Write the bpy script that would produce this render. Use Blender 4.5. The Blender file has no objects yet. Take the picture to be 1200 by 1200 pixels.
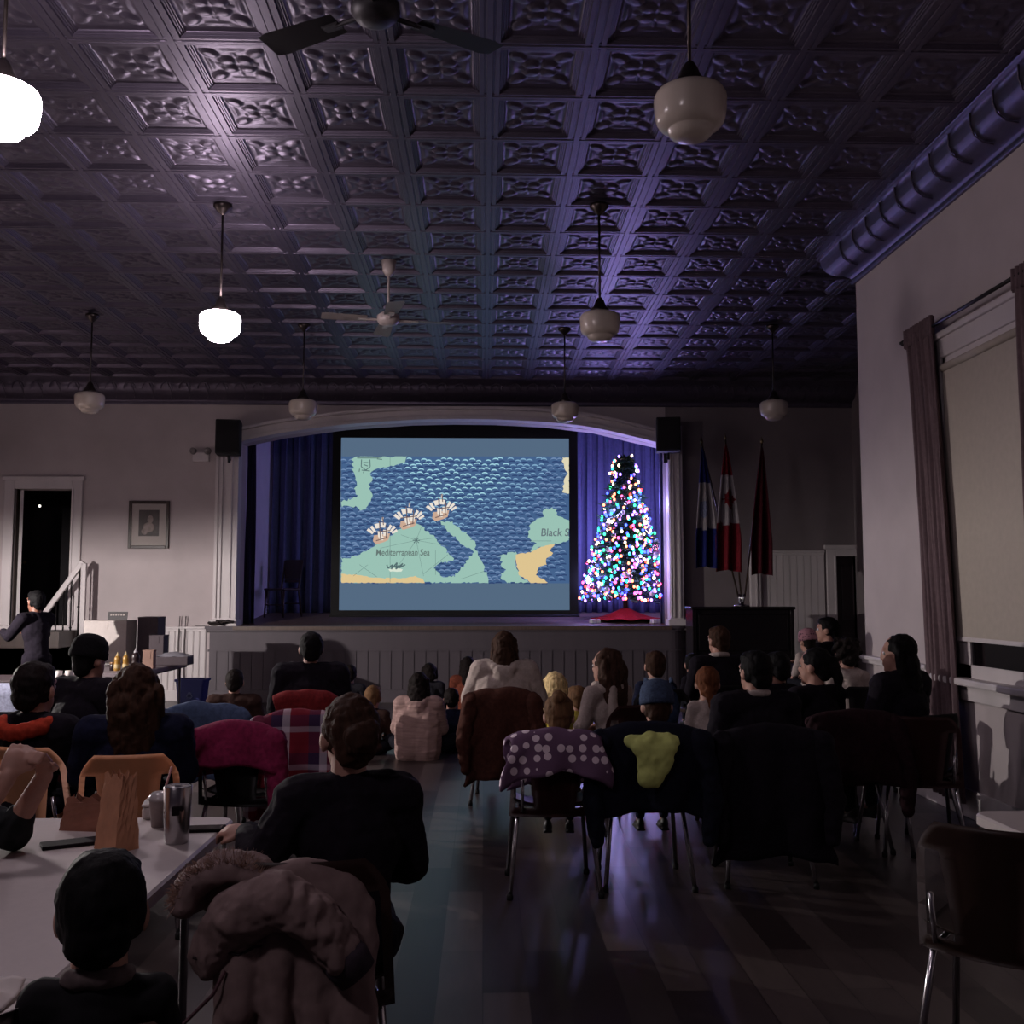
import bpy, bmesh, math, random
from math import pi, sin, cos, radians, sqrt, atan2
from mathutils import Vector as V, Matrix, Euler, noise
RN = random.Random(11)
sc = bpy.context.scene
COL = sc.collection

# ------------------------------------------------------------------ camera
EYE, F = 1.55, 1200.0
PITCH, YAW = radians(4.62), radians(-1.575)
ROT = Euler((pi/2 + PITCH, 0, YAW)).to_matrix()
cam = bpy.data.cameras.new('camera'); camo = bpy.data.objects.new('camera', cam); COL.objects.link(camo)
camo.location = (0, 0, EYE); camo.rotation_euler = (pi/2 + PITCH, 0, YAW)
cam.sensor_width = 36; cam.lens = 36; cam.clip_start = .05; sc.camera = camo
def ray(px, py): return ROT @ V(((px-600)/F, (600-py)/F, -1))
def at(px, py, Y):
    d = ray(px, py); return V((0, 0, EYE)) + d*(Y/d.y)
def atz(px, py, z):
    d = ray(px, py); return V((0, 0, EYE)) + d*((z-EYE)/d.z)

# ------------------------------------------------------------------ materials
def lin(c):
    out = []
    for x in c[:3]:
        x /= 255.0
        out.append(x/12.92 if x <= .04045 else ((x+.055)/1.055)**2.4)
    return (*out, 1)
MATS = {}
def mat(name, col, rough=.6, metal=0, var=.15, scale=30, bump=.0, stretch=(1, 1, 1), spec=.5, emit=None, estr=0, coat=0):
    """principled with procedural noise in colour and bump; col is sRGB 0-255"""
    if name in MATS: return MATS[name]
    m = bpy.data.materials.new(name); m.use_nodes = True; MATS[name] = m
    nt = m.node_tree; b = nt.nodes['Principled BSDF']; L = nt.links
    b.inputs['Roughness'].default_value = rough; b.inputs['Metallic'].default_value = metal
    b.inputs['Specular IOR Level'].default_value = spec
    if coat: b.inputs['Coat Weight'].default_value = coat; b.inputs['Coat Roughness'].default_value = .15
    c = lin(col); b.inputs['Base Color'].default_value = c
    if emit: b.inputs['Emission Color'].default_value = lin(emit); b.inputs['Emission Strength'].default_value = estr
    if var or bump:
        tc = nt.nodes.new('ShaderNodeTexCoord'); mp = nt.nodes.new('ShaderNodeMapping'); mp.inputs['Scale'].default_value = stretch
        nz = nt.nodes.new('ShaderNodeTexNoise'); nz.inputs['Scale'].default_value = scale; nz.inputs['Detail'].default_value = 4
        L.new(tc.outputs['Object'], mp.inputs['Vector']); L.new(mp.outputs['Vector'], nz.inputs['Vector'])
        if var:
            r = nt.nodes.new('ShaderNodeValToRGB'); e = r.color_ramp.elements
            e[0].position = .3; e[1].position = .7
            e[0].color = (*[x*(1-var) for x in c[:3]], 1); e[1].color = (*[min(1, x*(1+var)) for x in c[:3]], 1)
            L.new(nz.outputs['Fac'], r.inputs['Fac']); L.new(r.outputs['Color'], b.inputs['Base Color'])
        if bump:
            bp = nt.nodes.new('ShaderNodeBump'); bp.inputs['Strength'].default_value = bump; bp.inputs['Distance'].default_value = .01
            L.new(nz.outputs['Fac'], bp.inputs['Height']); L.new(bp.outputs['Normal'], b.inputs['Normal'])
    return m
def emat(name, col, s=1):
    if name in MATS: return MATS[name]
    m = bpy.data.materials.new(name); m.use_nodes = True; MATS[name] = m
    nt = m.node_tree; nt.nodes.remove(nt.nodes['Principled BSDF'])
    e = nt.nodes.new('ShaderNodeEmission'); e.inputs['Color'].default_value = lin(col); e.inputs['Strength'].default_value = s
    nt.links.new(e.outputs[0], nt.nodes['Material Output'].inputs[0]); return m
def cloth(name, col, rough=.9, var=.25, scale=40, bump=.25): return mat(name, col, rough, 0, var, scale, bump, spec=.15)

# ------------------------------------------------------------------ mesh helpers
def box(bm, c, s, rot=None, bev=0):
    M = Matrix.Translation(V(c)) @ (rot.to_4x4() if rot else Matrix.Identity(4)) @ Matrix.Diagonal((s[0], s[1], s[2], 1))
    r = bmesh.ops.create_cube(bm, size=1, matrix=M)
    if bev:
        es = list({e for v in r['verts'] for e in v.link_edges})
        bmesh.ops.bevel(bm, geom=es, offset=bev, segments=2, affect='EDGES', profile=.5)
def box2(bm, a, b, bev=0):
    box(bm, [(a[i]+b[i])/2 for i in range(3)], [abs(b[i]-a[i]) for i in range(3)], bev=bev)
def skinrings(bm, rings, cap=True, closed=True):
    vs = [[bm.verts.new(p) for p in r] for r in rings]; n = len(rings[0])
    for a, b in zip(vs, vs[1:]):
        for i in range(n if closed else n-1):
            bm.faces.new((a[i], a[(i+1) % n], b[(i+1) % n], b[i]))
    if cap:
        bm.faces.new(list(reversed(vs[0]))); bm.faces.new(vs[-1])
def tube(bm, pts, r, n=8):
    pts = [V(p) for p in pts]; k = len(pts)
    rs = r if isinstance(r, (list, tuple)) else [r]*k
    rings = []; up = None
    for i, p in enumerate(pts):
        t = (pts[min(i+1, k-1)]-pts[max(i-1, 0)]).normalized()
        if up is None: up = V((0, 0, 1)) if abs(t.z) < .9 else V((0, 1, 0))
        x = t.cross(up).normalized(); y = x.cross(t).normalized(); up = y
        rings.append([p + (x*cos(2*pi*j/n)+y*sin(2*pi*j/n))*rs[i] for j in range(n)])
    skinrings(bm, rings)
def lathe(bm, prof, n=24, M=None):
    M = M or Matrix.Identity(4)
    rings = [[M @ V((max(r, 1e-4)*cos(2*pi*j/n), max(r, 1e-4)*sin(2*pi*j/n), z)) for j in range(n)] for r, z in prof]
    skinrings(bm, rings)
def ell(bm, c, r, rot=None, seg=14):
    M = Matrix.Translation(V(c)) @ (rot.to_4x4() if rot else Matrix.Identity(4)) @ Matrix.Diagonal((r[0], r[1], r[2], 1))
    bmesh.ops.create_uvsphere(bm, u_segments=seg, v_segments=max(6, seg*2//3), radius=1, matrix=M)
def cap(bm, a, b, ra, rb, n=10):
    """tapered capsule"""
    a, b = V(a), V(b); d = b-a; L = d.length
    if L < 1e-5: ell(bm, a, (ra, ra, ra)); return
    q = V((0, 0, 1)).rotation_difference(d).to_matrix().to_4x4()
    prof = [(ra*cos(t), -ra*sin(t)) for t in (pi/2, pi/3, pi/6)] + [(ra, 0), (rb, L)] + [(rb*cos(t), L+rb*sin(t)) for t in (pi/6, pi/3, pi/2)]
    lathe(bm, prof, n, Matrix.Translation(a) @ q)
def grid(bm, f, nu, nv):
    vs = [[bm.verts.new(f(i/nu, j/nv)) for j in range(nv+1)] for i in range(nu+1)]
    for i in range(nu):
        for j in range(nv):
            bm.faces.new((vs[i][j], vs[i+1][j], vs[i+1][j+1], vs[i][j+1]))
def prism(bm, poly, a, b):
    """poly of (x,z) extruded along y from a to b"""
    va = [bm.verts.new((x, a, z)) for x, z in poly]; vb = [bm.verts.new((x, b, z)) for x, z in poly]
    n = len(poly); bm.faces.new(va); bm.faces.new(list(reversed(vb)))
    for i in range(n): bm.faces.new((va[i], vb[i], vb[(i+1) % n], va[(i+1) % n]))
def mesh(name, bm, smooth=False):
    bmesh.ops.recalc_face_normals(bm, faces=bm.faces)
    me = bpy.data.meshes.new(name); bm.to_mesh(me); bm.free()
    if smooth:
        for p in me.polygons: p.use_smooth = True
    return me
def link(name, me, m, parent=None):
    o = bpy.data.objects.new(name, me); COL.objects.link(o)
    if m:
        if len(me.materials) == 0: me.materials.append(None)
        o.material_slots[0].link = 'OBJECT'; o.material_slots[0].material = m
    if parent: o.parent = parent
    return o
def obj(name, bm, m, parent=None, smooth=False): return link(name, mesh(name, bm, smooth), m, parent)
def tag(o, label=None, cat=None, group=None, kind=None):
    for k, v in (('label', label), ('category', cat), ('group', group), ('kind', kind)):
        if v: o[k] = v
    return o
def thing(name, label, cat, loc=(0, 0, 0), rz=0, group=None, sc_=1):
    o = bpy.data.objects.new(name, None); COL.objects.link(o); o.empty_display_size = .1
    o.location = loc; o.rotation_euler = (0, 0, rz); o.scale = (sc_,)*3
    return tag(o, label, cat, group)
def struct(name, bm, m, smooth=False, parent=None):
    o = obj(name, bm, m, parent, smooth)
    if not parent: o['kind'] = 'structure'
    return o
def nb(): return bmesh.new()
def kids(o): return [c for c in bpy.data.objects if c.parent == o]
def copy_tree(o, parent=None):
    ch = list(o.children)
    c = o.copy(); COL.objects.link(c); c.parent = parent
    for x in ch: copy_tree(x, c)
    return c
def solid(o, t, off=0):
    m = o.modifiers.new('thickness', 'SOLIDIFY'); m.thickness = t; m.offset = off; return o
CLOUD = {}
def cloud(size):
    if size not in CLOUD:
        t = bpy.data.textures.new('wrinkle', 'CLOUDS'); t.noise_scale = size; t.noise_depth = 2; CLOUD[size] = t
    return CLOUD[size]
def remesh(bm, voxel, smooth=5, disp=0, dsize=.06, name='form'):
    me = mesh(name, bm); o = bpy.data.objects.new('form', me); COL.objects.link(o)
    r = o.modifiers.new('r', 'REMESH'); r.mode = 'VOXEL'; r.voxel_size = voxel; r.use_smooth_shade = True
    if smooth:
        s = o.modifiers.new('s', 'SMOOTH'); s.factor = .5; s.iterations = smooth
    if disp:
        d = o.modifiers.new('d', 'DISPLACE'); d.texture = cloud(dsize); d.strength = disp; d.mid_level = .5; d.texture_coords = 'LOCAL'
    dg = bpy.context.evaluated_depsgraph_get()
    out = bpy.data.meshes.new_from_object(o.evaluated_get(dg)); out.name = name
    bpy.data.objects.remove(o); bpy.data.meshes.remove(me)
    for p in out.polygons: p.use_smooth = True
    return out

# ------------------------------------------------------------------ chairs
def chair_meshes():
    P = {}
    bm = nb()                                                   # moulded seat: dished, front edge rolled down
    def f(u, v):
        x = (u-.5)*.43*(1-.06*v**2); y = -.20+.42*v
        z = .45 + .05*(abs(u-.5)*2)**3*.5 - .012*(1-(2*u-1)**2) - .05*max(0, v-.8)**2*20 + .03*max(0, .12-v)*8
        return V((x, y, z))
    grid(bm, f, 14, 14)
    bmesh.ops.solidify(bm, geom=bm.faces[:], thickness=.012); P['seat'] = mesh('seat', bm, True)
    bm = nb()                                                   # back with a slot each side
    def xs(v):
        w = .235*(1-.10*v) - .085*max(0, v-.72)**2/.0784*.75
        so = w-.028; si = .10+.055*v
        si = min(si, so-.002)
        return [-w, -so, -si, -si*.6, -si*.2, si*.2, si*.6, si, so, w]
    nv = 18; rows = []
    for j in range(nv+1):
        v = j/nv; X = xs(v); row = []
        for x in X:
            zz = .40+.43*v
            y = -.215-.075*v+.05*(x/.22)**2
            row.append(bm.verts.new((x, y, zz)))
        rows.append(row)
    for j in range(nv):
        v = (j+.5)/nv
        for i in range(9):
            if i in (1, 7) and .10 < v < .80: continue
            bm.faces.new((rows[j][i], rows[j][i+1], rows[j+1][i+1], rows[j+1][i]))
    bmesh.ops.solidify(bm, geom=bm.faces[:], thickness=.012); P['backrest'] = mesh('backrest', bm, True)
    for nm, pts in (('fl', [(-.17, .10, .425), (-.19, .15, .41), (-.22, .215, .01)]), ('fr', [(.17, .10, .425), (.19, .15, .41), (.22, .215, .01)]),
                    ('rl', [(-.17, -.1, .425), (-.19, -.15, .41), (-.235, -.25, .01)]), ('rr', [(.17, -.1, .425), (.19, -.15, .41), (.235, -.25, .01)])):
        bm = nb(); tube(bm, pts, .0125, 10); P[nm] = mesh('leg', bm, True)
    bm = nb(); tube(bm, [(-.17, -.12, .425), (-.17, .12, .425)], .011); tube(bm, [(.17, -.12, .425), (.17, .12, .425)], .011)
    tube(bm, [(-.17, 0, .425), (.17, 0, .425)], .011)
    tube(bm, [(-.17, -.12, .425), (-.17, -.215, .44), (-.17, -.255, .60)], .009); tube(bm, [(.17, -.12, .425), (.17, -.215, .44), (.17, -.255, .60)], .009)
    P['frame'] = mesh('frame', bm, True)
    bm = nb(); lathe(bm, [(.016, 0), (.017, .02), (.014, .03)], 10); P['foot'] = mesh('foot', bm, True)
    return P
CH = chair_meshes()
CHROME = mat('chrome tube', (190, 188, 192), .22, 1, .05, 20)
RUBBER = mat('black rubber', (14, 13, 14), .8, 0, .1)
ORANGE = mat('orange plastic', (226, 168, 128), .45, 0, .06, 12, .02)
MAROON = mat('maroon plastic', (60, 27, 27), .42, 0, .08, 12, .02)
BROWN = mat('brown plastic', (58, 36, 30), .42, 0, .08, 12, .02)
BLACKP = mat('black plastic', (22, 20, 22), .45, 0, .08, 12, .02)
def chair(loc, rz, shell, label, group='moulded stacking chairs of the audience'):
    t = thing('stacking_chair', label, 'chair', loc, rz, group)
    link('seat', CH['seat'], shell, t); link('backrest', CH['backrest'], shell, t); link('frame', CH['frame'], CHROME, t)
    for n, p in (('fl', (-.22, .215)), ('fr', (.22, .215)), ('rl', (-.235, -.25)), ('rr', (.235, -.25))):
        l = link('leg', CH[n], CHROME, t)
        f = link('rubber_foot', CH['foot'], RUBBER, l); f.location = (*p, 0)
    return t
GLOBE, BULB, SCREEN, TREEW, ADDED_LAMP, WORLD, WORLD_C = 62, 7, .95, 33, 2500, .016, (1.0, .72, 1.1)
# ------------------------------------------------------------------ people
SKIN = mat('skin', (170, 126, 110), .6, 0, .08, 25, .04)
EYEW = mat('eye', (200, 196, 192), .25, 0, .02)
def hand(bm, w, d, pn, side, s, curl=.5):
    """palm, four unequal bent fingers and a thumb; d = pointing direction, pn = palm normal"""
    d = d.normalized(); pn = (pn - d*pn.dot(d)).normalized(); x = d.cross(pn)*side
    R = Matrix((x, d, pn)).transposed()
    c = w + d*.045*s
    ell(bm, c, (.040*s, .052*s, .017*s), R, 12)
    for i, ln in enumerate((.068, .078, .072, .056)):
        b = w + d*.085*s + x*(.030-.020*i)*s
        a1 = curl*.8; a2 = curl*1.9
        p1 = b + (d*cos(a1)+pn*sin(a1))*ln*.5*s
        p2 = p1 + (d*cos(a2)+pn*sin(a2))*ln*.5*s
        cap(bm, b - d*.02*s, p1, .0098*s, .0092*s, 8); cap(bm, p1, p2, .0092*s, .0085*s, 8)
    b = w + d*.025*s + x*.034*s
    p1 = b + (d*.75 + x*.6 + pn*.25).normalized()*.036*s; p2 = p1 + (d*.9 + x*.1 + pn*.45).normalized()*.03*s
    cap(bm, b - x*.012*s, p1, .0125*s, .0105*s, 8); cap(bm, p1, p2, .0105*s, .009*s, 8)
def hair_mesh(kind, Mh, hs, vox):
    bm = nb()
    def e(c, r):
        ell(bm, Mh @ (V(c)*hs), [x*hs for x in r], Mh.to_3x3(), 16)
    def c_(a, b, ra, rb): cap(bm, Mh @ (V(a)*hs), Mh @ (V(b)*hs), ra*hs, rb*hs, 10)
    d, ds = .012, .03
    e((0, -.024, .034), (.087, .098, .098)); e((0, -.066, -.02), (.068, .048, .07))
    if kind == 'short':
        e((.06, -.02, .0), (.026, .04, .05)); e((-.06, -.02, .0), (.026, .04, .05)); e((0, .015, .082), (.072, .065, .042))
    elif kind == 'fade': d = .005
    elif kind == 'curly':
        for i in range(26):
            a = i*2.4; zz = -.03+.15*((i*7) % 26)/26; r = .085*sqrt(max(.1, 1-((zz-.03)/.13)**2))
            if sin(a) > .45 and zz < .06: continue
            e((r*cos(a)*1.03, -.02+r*sin(a), zz), (.028, .028, .028))
        d = .02
    elif kind in ('long', 'wavy', 'blonde_long'):
        e((0, -.08, -.08), (.088, .05, .12)); e((0, -.10, -.19), (.085, .042, .13))
        for s in (-1, 1):
            c_((s*.075, -.01, .05), (s*.085, -.03, -.10), .028, .032); c_((s*.085, -.03, -.1), (s*.08, -.07, -.25), .032, .018)
        d = .018
        if kind == 'wavy':
            for i in range(16):
                a = pi + pi*i/15; e((.095*cos(a), -.05+.065*sin(a), -.02-.19*((i*5) % 16)/16), (.030, .030, .08))
            d, ds = .024, .05
    elif kind == 'bob':
        e((0, -.07, -.04), (.095, .055, .085))
        for s in (-1, 1): c_((s*.078, .01, .05), (s*.086, .0, -.06), .028, .034)
        e((0, .055, .07), (.07, .035, .04))
    elif kind == 'ponytail':
        e((0, -.115, .045), (.03, .03, .03)); c_((0, -.13, .045), (.01, -.15, -.06), .028, .034); c_((.01, -.15, -.06), (.02, -.14, -.19), .034, .012)
    elif kind == 'lowtail':
        c_((0, -.10, -.03), (.02, -.115, -.12), .03, .032); c_((.02, -.115, -.12), (.03, -.11, -.22), .032, .012)
    elif kind == 'bun':
        e((0, -.085, .115), (.045, .045, .04)); d = .016
    elif kind == 'messy_bun':
        e((0, -.12, .0), (.052, .045, .05)); e((.03, -.115, .03), (.03, .03, .03)); d = .02
    return remesh(bm, vox, 3, d*hs, ds, 'hair')
def beanie_mesh(Mh, hs):
    bm = nb()
    M = Mh @ Matrix.Translation(V((0, -.014, .022))*hs) @ Euler((radians(-12), 0, 0)).to_matrix().to_4x4() @ Matrix.Diagonal((1, 1.16, 1, 1))
    pr = [(.078, -.01), (.091, -.01), (.097, .0), (.098, .03), (.093, .04), (.093, .06), (.083, .095), (.06, .12), (.03, .132), (0, .134)]
    n = 40; rings = []
    for r, z in pr:
        rings.append([M @ V((max(r, 1e-3)*hs*(1+.012*cos(j*pi))*cos(2*pi*j/n), max(r, 1e-3)*hs*(1+.012*cos(j*pi))*sin(2*pi*j/n), z*hs)) for j in range(n)])
    skinrings(bm, rings)
    return mesh('beanie', bm, True)
SHOE = None
INFO = {}
def shoe_mesh():
    bm = nb()
    ell(bm, (0, .07, .035), (.045, .125, .04)); ell(bm, (0, -.01, .06), (.04, .055, .06)); box(bm, (0, .06, .012), (.085, .25, .024), bev=.01)
    return remesh(bm, .008, 4, 0, name='shoe')
def person(label, loc=None, head=None, ztop=1.25, pose='chair', yaw=0, hs=1.0, lean=.10, hyaw=0, hpitch=0, hroll=0, top=None, topname='jacket', pants=None,
           hair='short', hairmat=None, hat=None, skin=None, arms=None, bulk=1.0, vox=.010, hood=False, collar=None, puff=0, seat=.455, group='people watching the screen',
           face=True, custom=None, scarf=None, hipoff=0, wrinkle=.014, cat='person', sleeve=.97, baggy=0):
    """one seated or standing figure facing +Y of its own frame; head=(px,py) is the top of the head in the photo"""
    global SHOE
    skin = skin or SKIN; top = top or cloth('black cloth', (24, 19, 28)); pants = pants or cloth('dark trousers', (26, 26, 34)); hairmat = hairmat or HAIRS['dark']
    if pose == 'stand':
        k = (ztop-.235*hs)/1.495; hz = .93*k
    else:
        z0 = {'chair': seat, 'floor': .0}[pose]
        k = (ztop-z0-.225*hs)/(.635*cos(lean)); hz = z0+.10*k
    ks = max(k, .5)
    S = V((0, sin(lean), cos(lean)))                       # spine direction
    hip = V((0, 0, hz)); neck = hip + S*.505*k; shc = hip + S*.455*k
    chest = hip + S*.30*k
    headc = neck + V((0, sin(lean)*.02+.012, .155*hs - .02*hs))
    Mh = Matrix.Translation(headc) @ Euler((hpitch, hroll, hyaw), 'XYZ').to_matrix().to_4x4()
    J = {}
    for s, n in ((-1, 'L'), (1, 'R')):
        sh = shc + V((s*.175*k*bulk, 0, 0)); J['sh'+n] = sh
        if arms == 'forward': el = sh + V((s*.05, .16, -.20))*k; wr = el + V((-s*.08, .22, .05))*k
        elif arms == 'down': el = sh + V((s*.05, -.02, -.27))*k; wr = el + V((s*.01, .08, -.23))*k
        elif arms == 'prop': el = sh + V((s*.10, -.04, -.25))*k; wr = el + V((s*.05, .08, -.20))*k
        elif arms == 'wide': el = sh + V((s*.10, .03, -.24))*k; wr = el + V((-s*.06, .22, -.07))*k
        else: el = sh + V((s*.055, .05, -.25))*k; wr = el + V((-s*.10, .20, -.06))*k
        J['el'+n], J['wr'+n] = el, wr
        hj = hip + V((s*.095*k, .0, -.02*k)); J['hj'+n] = hj
        if pose == 'chair':
            kn = hj + V((s*.03*k, .40*k, .035*k)); an = V((kn.x, kn.y-.03, max(.075, kn.z-.42*k)))
        elif pose == 'floor':
            kn = hj + V((s*.25*k, .27*k, .09*k)); an = V((-s*.09*k, .30*k+(.04 if s > 0 else -.04), .06))
        else: kn = hj + V((s*.01, .02, -.42*k)); an = V((kn.x, -.01, .085))
        J['kn'+n], J['an'+n] = kn, an
    if custom: J.update({a: V(b) for a, b in custom.items() if a != 'curl'})
    T = thing('person', label, cat, (0, 0, 0), 0, group)
    # --- body: one continuous skin
    bm = nb()
    ell(bm, hip, (.155*k*bulk, .115*k, .115*k)); cap(bm, hip, chest, .105*k, .115*k, 14); ell(bm, chest, (.15*k*bulk, .105*k, .17*k))
    cap(bm, J['shL'], J['shR'], .06*k, .06*k); cap(bm, shc, headc + V((0, -.01, -.04)), .06*hs, .052*hs)
    def he(c, r): ell(bm, Mh @ (V(c)*hs), [x*hs for x in r], Mh.to_3x3())
    he((0, -.010, .022), (.077, .098, .100)); he((0, .030, -.045), (.056, .058, .068)); he((0, .062, -.092), (.026, .024, .02))   # skull, jaw, chin
    he((0, .090, -.018), (.013, .018, .022)); he((0, .086, .008), (.009, .012, .03)); he((0, .078, -.058), (.026, .014, .012))    # nose, lips
    he((0, .074, .036), (.055, .018, .014))                                                                                     # brow
    for s in (-1, 1): he((s*.080, -.005, -.008), (.012, .022, .033))                                                            # ears
    for s, n in ((-1, 'L'), (1, 'R')):
        cap(bm, J['sh'+n], J['el'+n], .05*k, .04*k); cap(bm, J['el'+n], J['wr'+n], .041*k, .028*ks)
        d = J['wr'+n]-J['el'+n]
        if custom and ('hd'+n) in custom: d = V(custom['hd'+n])
        pn = V(custom['pn'+n]) if custom and ('pn'+n) in custom else V((-s*.5, -.1, -.8))
        hand(bm, J['wr'+n], d, pn, -s, ks if ks > .8 else ks*1.1, (custom or {}).get('curl', .55))
        cap(bm, J['hj'+n], J['kn'+n], .078*k, .055*k); cap(bm, J['kn'+n], J['an'+n], .052*k, .036*k)
        cap(bm, J['an'+n], J['an'+n]+V((0, .1*k, -.03)), .036*k, .03*k)
    body = link('body', remesh(bm, vox, 3, name='body'), skin, T)
    # --- upper garment
    bm = nb(); g = .016+puff; b2 = bulk
    ell(bm, hip + V((0, 0, .0)), (.16*k*b2+g, .122*k+g, .10*k)); cap(bm, hip, chest, .112*k+g, .12*k+g, 14); ell(bm, chest, (.155*k*b2+g, .112*k+g, .18*k))
    if baggy:
        for s in (-1, 1): cap(bm, hip+V((s*.07*k, 0, -.02)), chest+V((s*.09*k, 0, 0)), .125*k*baggy+g, .11*k*baggy+g)
    cap(bm, J['shL'], J['shR'], .062*k+g, .062*k+g); cap(bm, shc-S*.06*k, neck-S*.01*k, max(.10*k, .075*hs)+g*.5, max(.062*k, .062*hs)+g*.4)
    for s, n in ((-1, 'L'), (1, 'R')):
        cap(bm, J['sh'+n], J['el'+n], .056*k+g, .05*k+g*.8); w = J['el'+n].lerp(J['wr'+n], sleeve); cap(bm, J['el'+n], w, .05*k+g*.8, (.036*ks if sleeve > .5 else .046*k)+g*.5)
    if hood:
        for i in range(9):
            a = pi*(i/8)+pi; p = neck + V((.105*cos(a)*k, -.02+.095*sin(a)*k, .005-.05*sin(a)*sin(a)*k)); ell(bm, p, (.042, .042, .04))
        ell(bm, neck+V((0, -.115*k, -.07*k)), (.09*k, .045, .08*k))
    tm = link(topname, remesh(bm, vox, 4, wrinkle+puff*.3, .07, topname), top, T)
    if collar:
        bm = nb(); pts = [neck + V((.07*cos(a)*k**.5, -.004+.068*sin(a)*k**.5, .012*sin(a)*-1+.02)) for a in [2*pi*i/20 for i in range(21)]]
        tube(bm, pts, .022, 8); link('collar', remesh(bm, .008, 3, .006, .03, 'collar'), collar, T)
    if scarf:
        bm = nb()
        for i in range(14):
            a = 2*pi*i/14; ell(bm, neck+V((.085*cos(a), -.01+.085*sin(a), .005)), (.04, .04, .045))
        for dx in (-.03, -.015, 0, .015, .03): cap(bm, neck+V((-.05+dx*.6, -.10, -.02)), neck+V((-.06+dx*1.6, -.125, -.30)), .012, .008)
        cap(bm, neck+V((-.05, -.10, 0)), neck+V((-.055, -.125, -.18)), .035, .03)
        link('scarf', remesh(bm, .008, 2, .01, .03, 'scarf'), scarf, T)
    # --- trousers and shoes
    bm = nb()
    ell(bm, hip+V((0, 0, -.01)), (.165*k*bulk, .125*k, .112*k))
    cap(bm, hip, hip+S*.12*k, .12*k, .112*k)
    for n in 'LR':
        cap(bm, J['hj'+n], J['kn'+n], .09*k, .068*k); cap(bm, J['kn'+n], J['an'+n].lerp(J['kn'+n], .06), .066*k, .05*k)
    link('trousers', remesh(bm, max(vox, .010), 4, .012, .07, 'trousers'), pants, T)
    if SHOE is None: SHOE = shoe_mesh()
    for n in 'LR':
        sh = link('shoe', SHOE, mat('shoe leather', (30, 27, 28), .5), T); sh.location = J['an'+n]+V((0, 0, -.072)); sh.scale = (max(k, .6),)*3
        if pose == 'floor': sh.rotation_euler = (0, 0, radians(70 if n == 'L' else -70)); sh.location.z = 0
    # --- hair, hat, eyes
    if hat: link('beanie' if hat[0] == 'beanie' else 'hat', beanie_mesh(Mh, hs), hat[1], T)
    if hair: link('hair', hair_mesh(hair, Mh if not hat else Mh @ Matrix.Translation((0, .004, -.012)) @ Matrix.Diagonal((.93, .93, .93, 1)), hs, max(vox*.8, .007)), hairmat, T)
    if face:
        for s in (-1, 1):
            bm = nb(); ell(bm, (0, 0, 0), (.0115*hs,)*3, None, 10); e = obj('eye', bm, EYEW, T, True); e.location = Mh @ (V((s*.031, .074, .010))*hs)
    # --- place: top of the head where the photo shows it
    Rz = Matrix.Rotation(yaw, 3, 'Z'); topl = Mh @ (V((0, -.02, .125))*hs)
    if loc is None:
        p = atz(head[0], head[1], ztop); q = Rz @ V((topl.x, topl.y, 0)); loc = (p.x-q.x, p.y-q.y, 0)
    INFO[T.name] = (neck, k)
    T.location = loc; T.rotation_euler = (0, 0, yaw)
    return T
HAIRS = {n: mat('hair '+n, c, .7, 0, .35, 60, .5, (1, 1, .15), spec=.12) for n, c in dict(
    dark=(26, 19, 18), black=(15, 13, 15), brown=(58, 38, 28), chestnut=(60, 40, 31), red=(104, 62, 40), blonde=(228, 198, 144), tan=(104, 76, 52)).items()}
# ------------------------------------------------------------------ the hall
CEIL, YB, XR, YC, XA, XL, Y0 = 4.75, 15.3, 3.4, 9.1, 5.6, -8.2, -1.6
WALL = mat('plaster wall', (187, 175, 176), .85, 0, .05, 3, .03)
WALLD = mat('shaded alcove plaster', (124, 114, 116), .85, 0, .05, 3, .03)  # same plaster, darkened to carry the shade of the alcove
WHITE = mat('white painted wood', (205, 196, 197), .5, 0, .04, 8, .02, (1, 1, .1))
STAGEP = mat('painted stage boards', (84, 75, 82), .6, 0, .06, 6, .03, (1, 1, .1))
TIN = mat('dark painted tin', (94, 86, 102), .42, .68, .10, 14, .02, spec=.6)
DARKW = mat('dark wood', (46, 30, 24), .4, 0, .25, 12, .05, (1, 1, .15))

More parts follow.
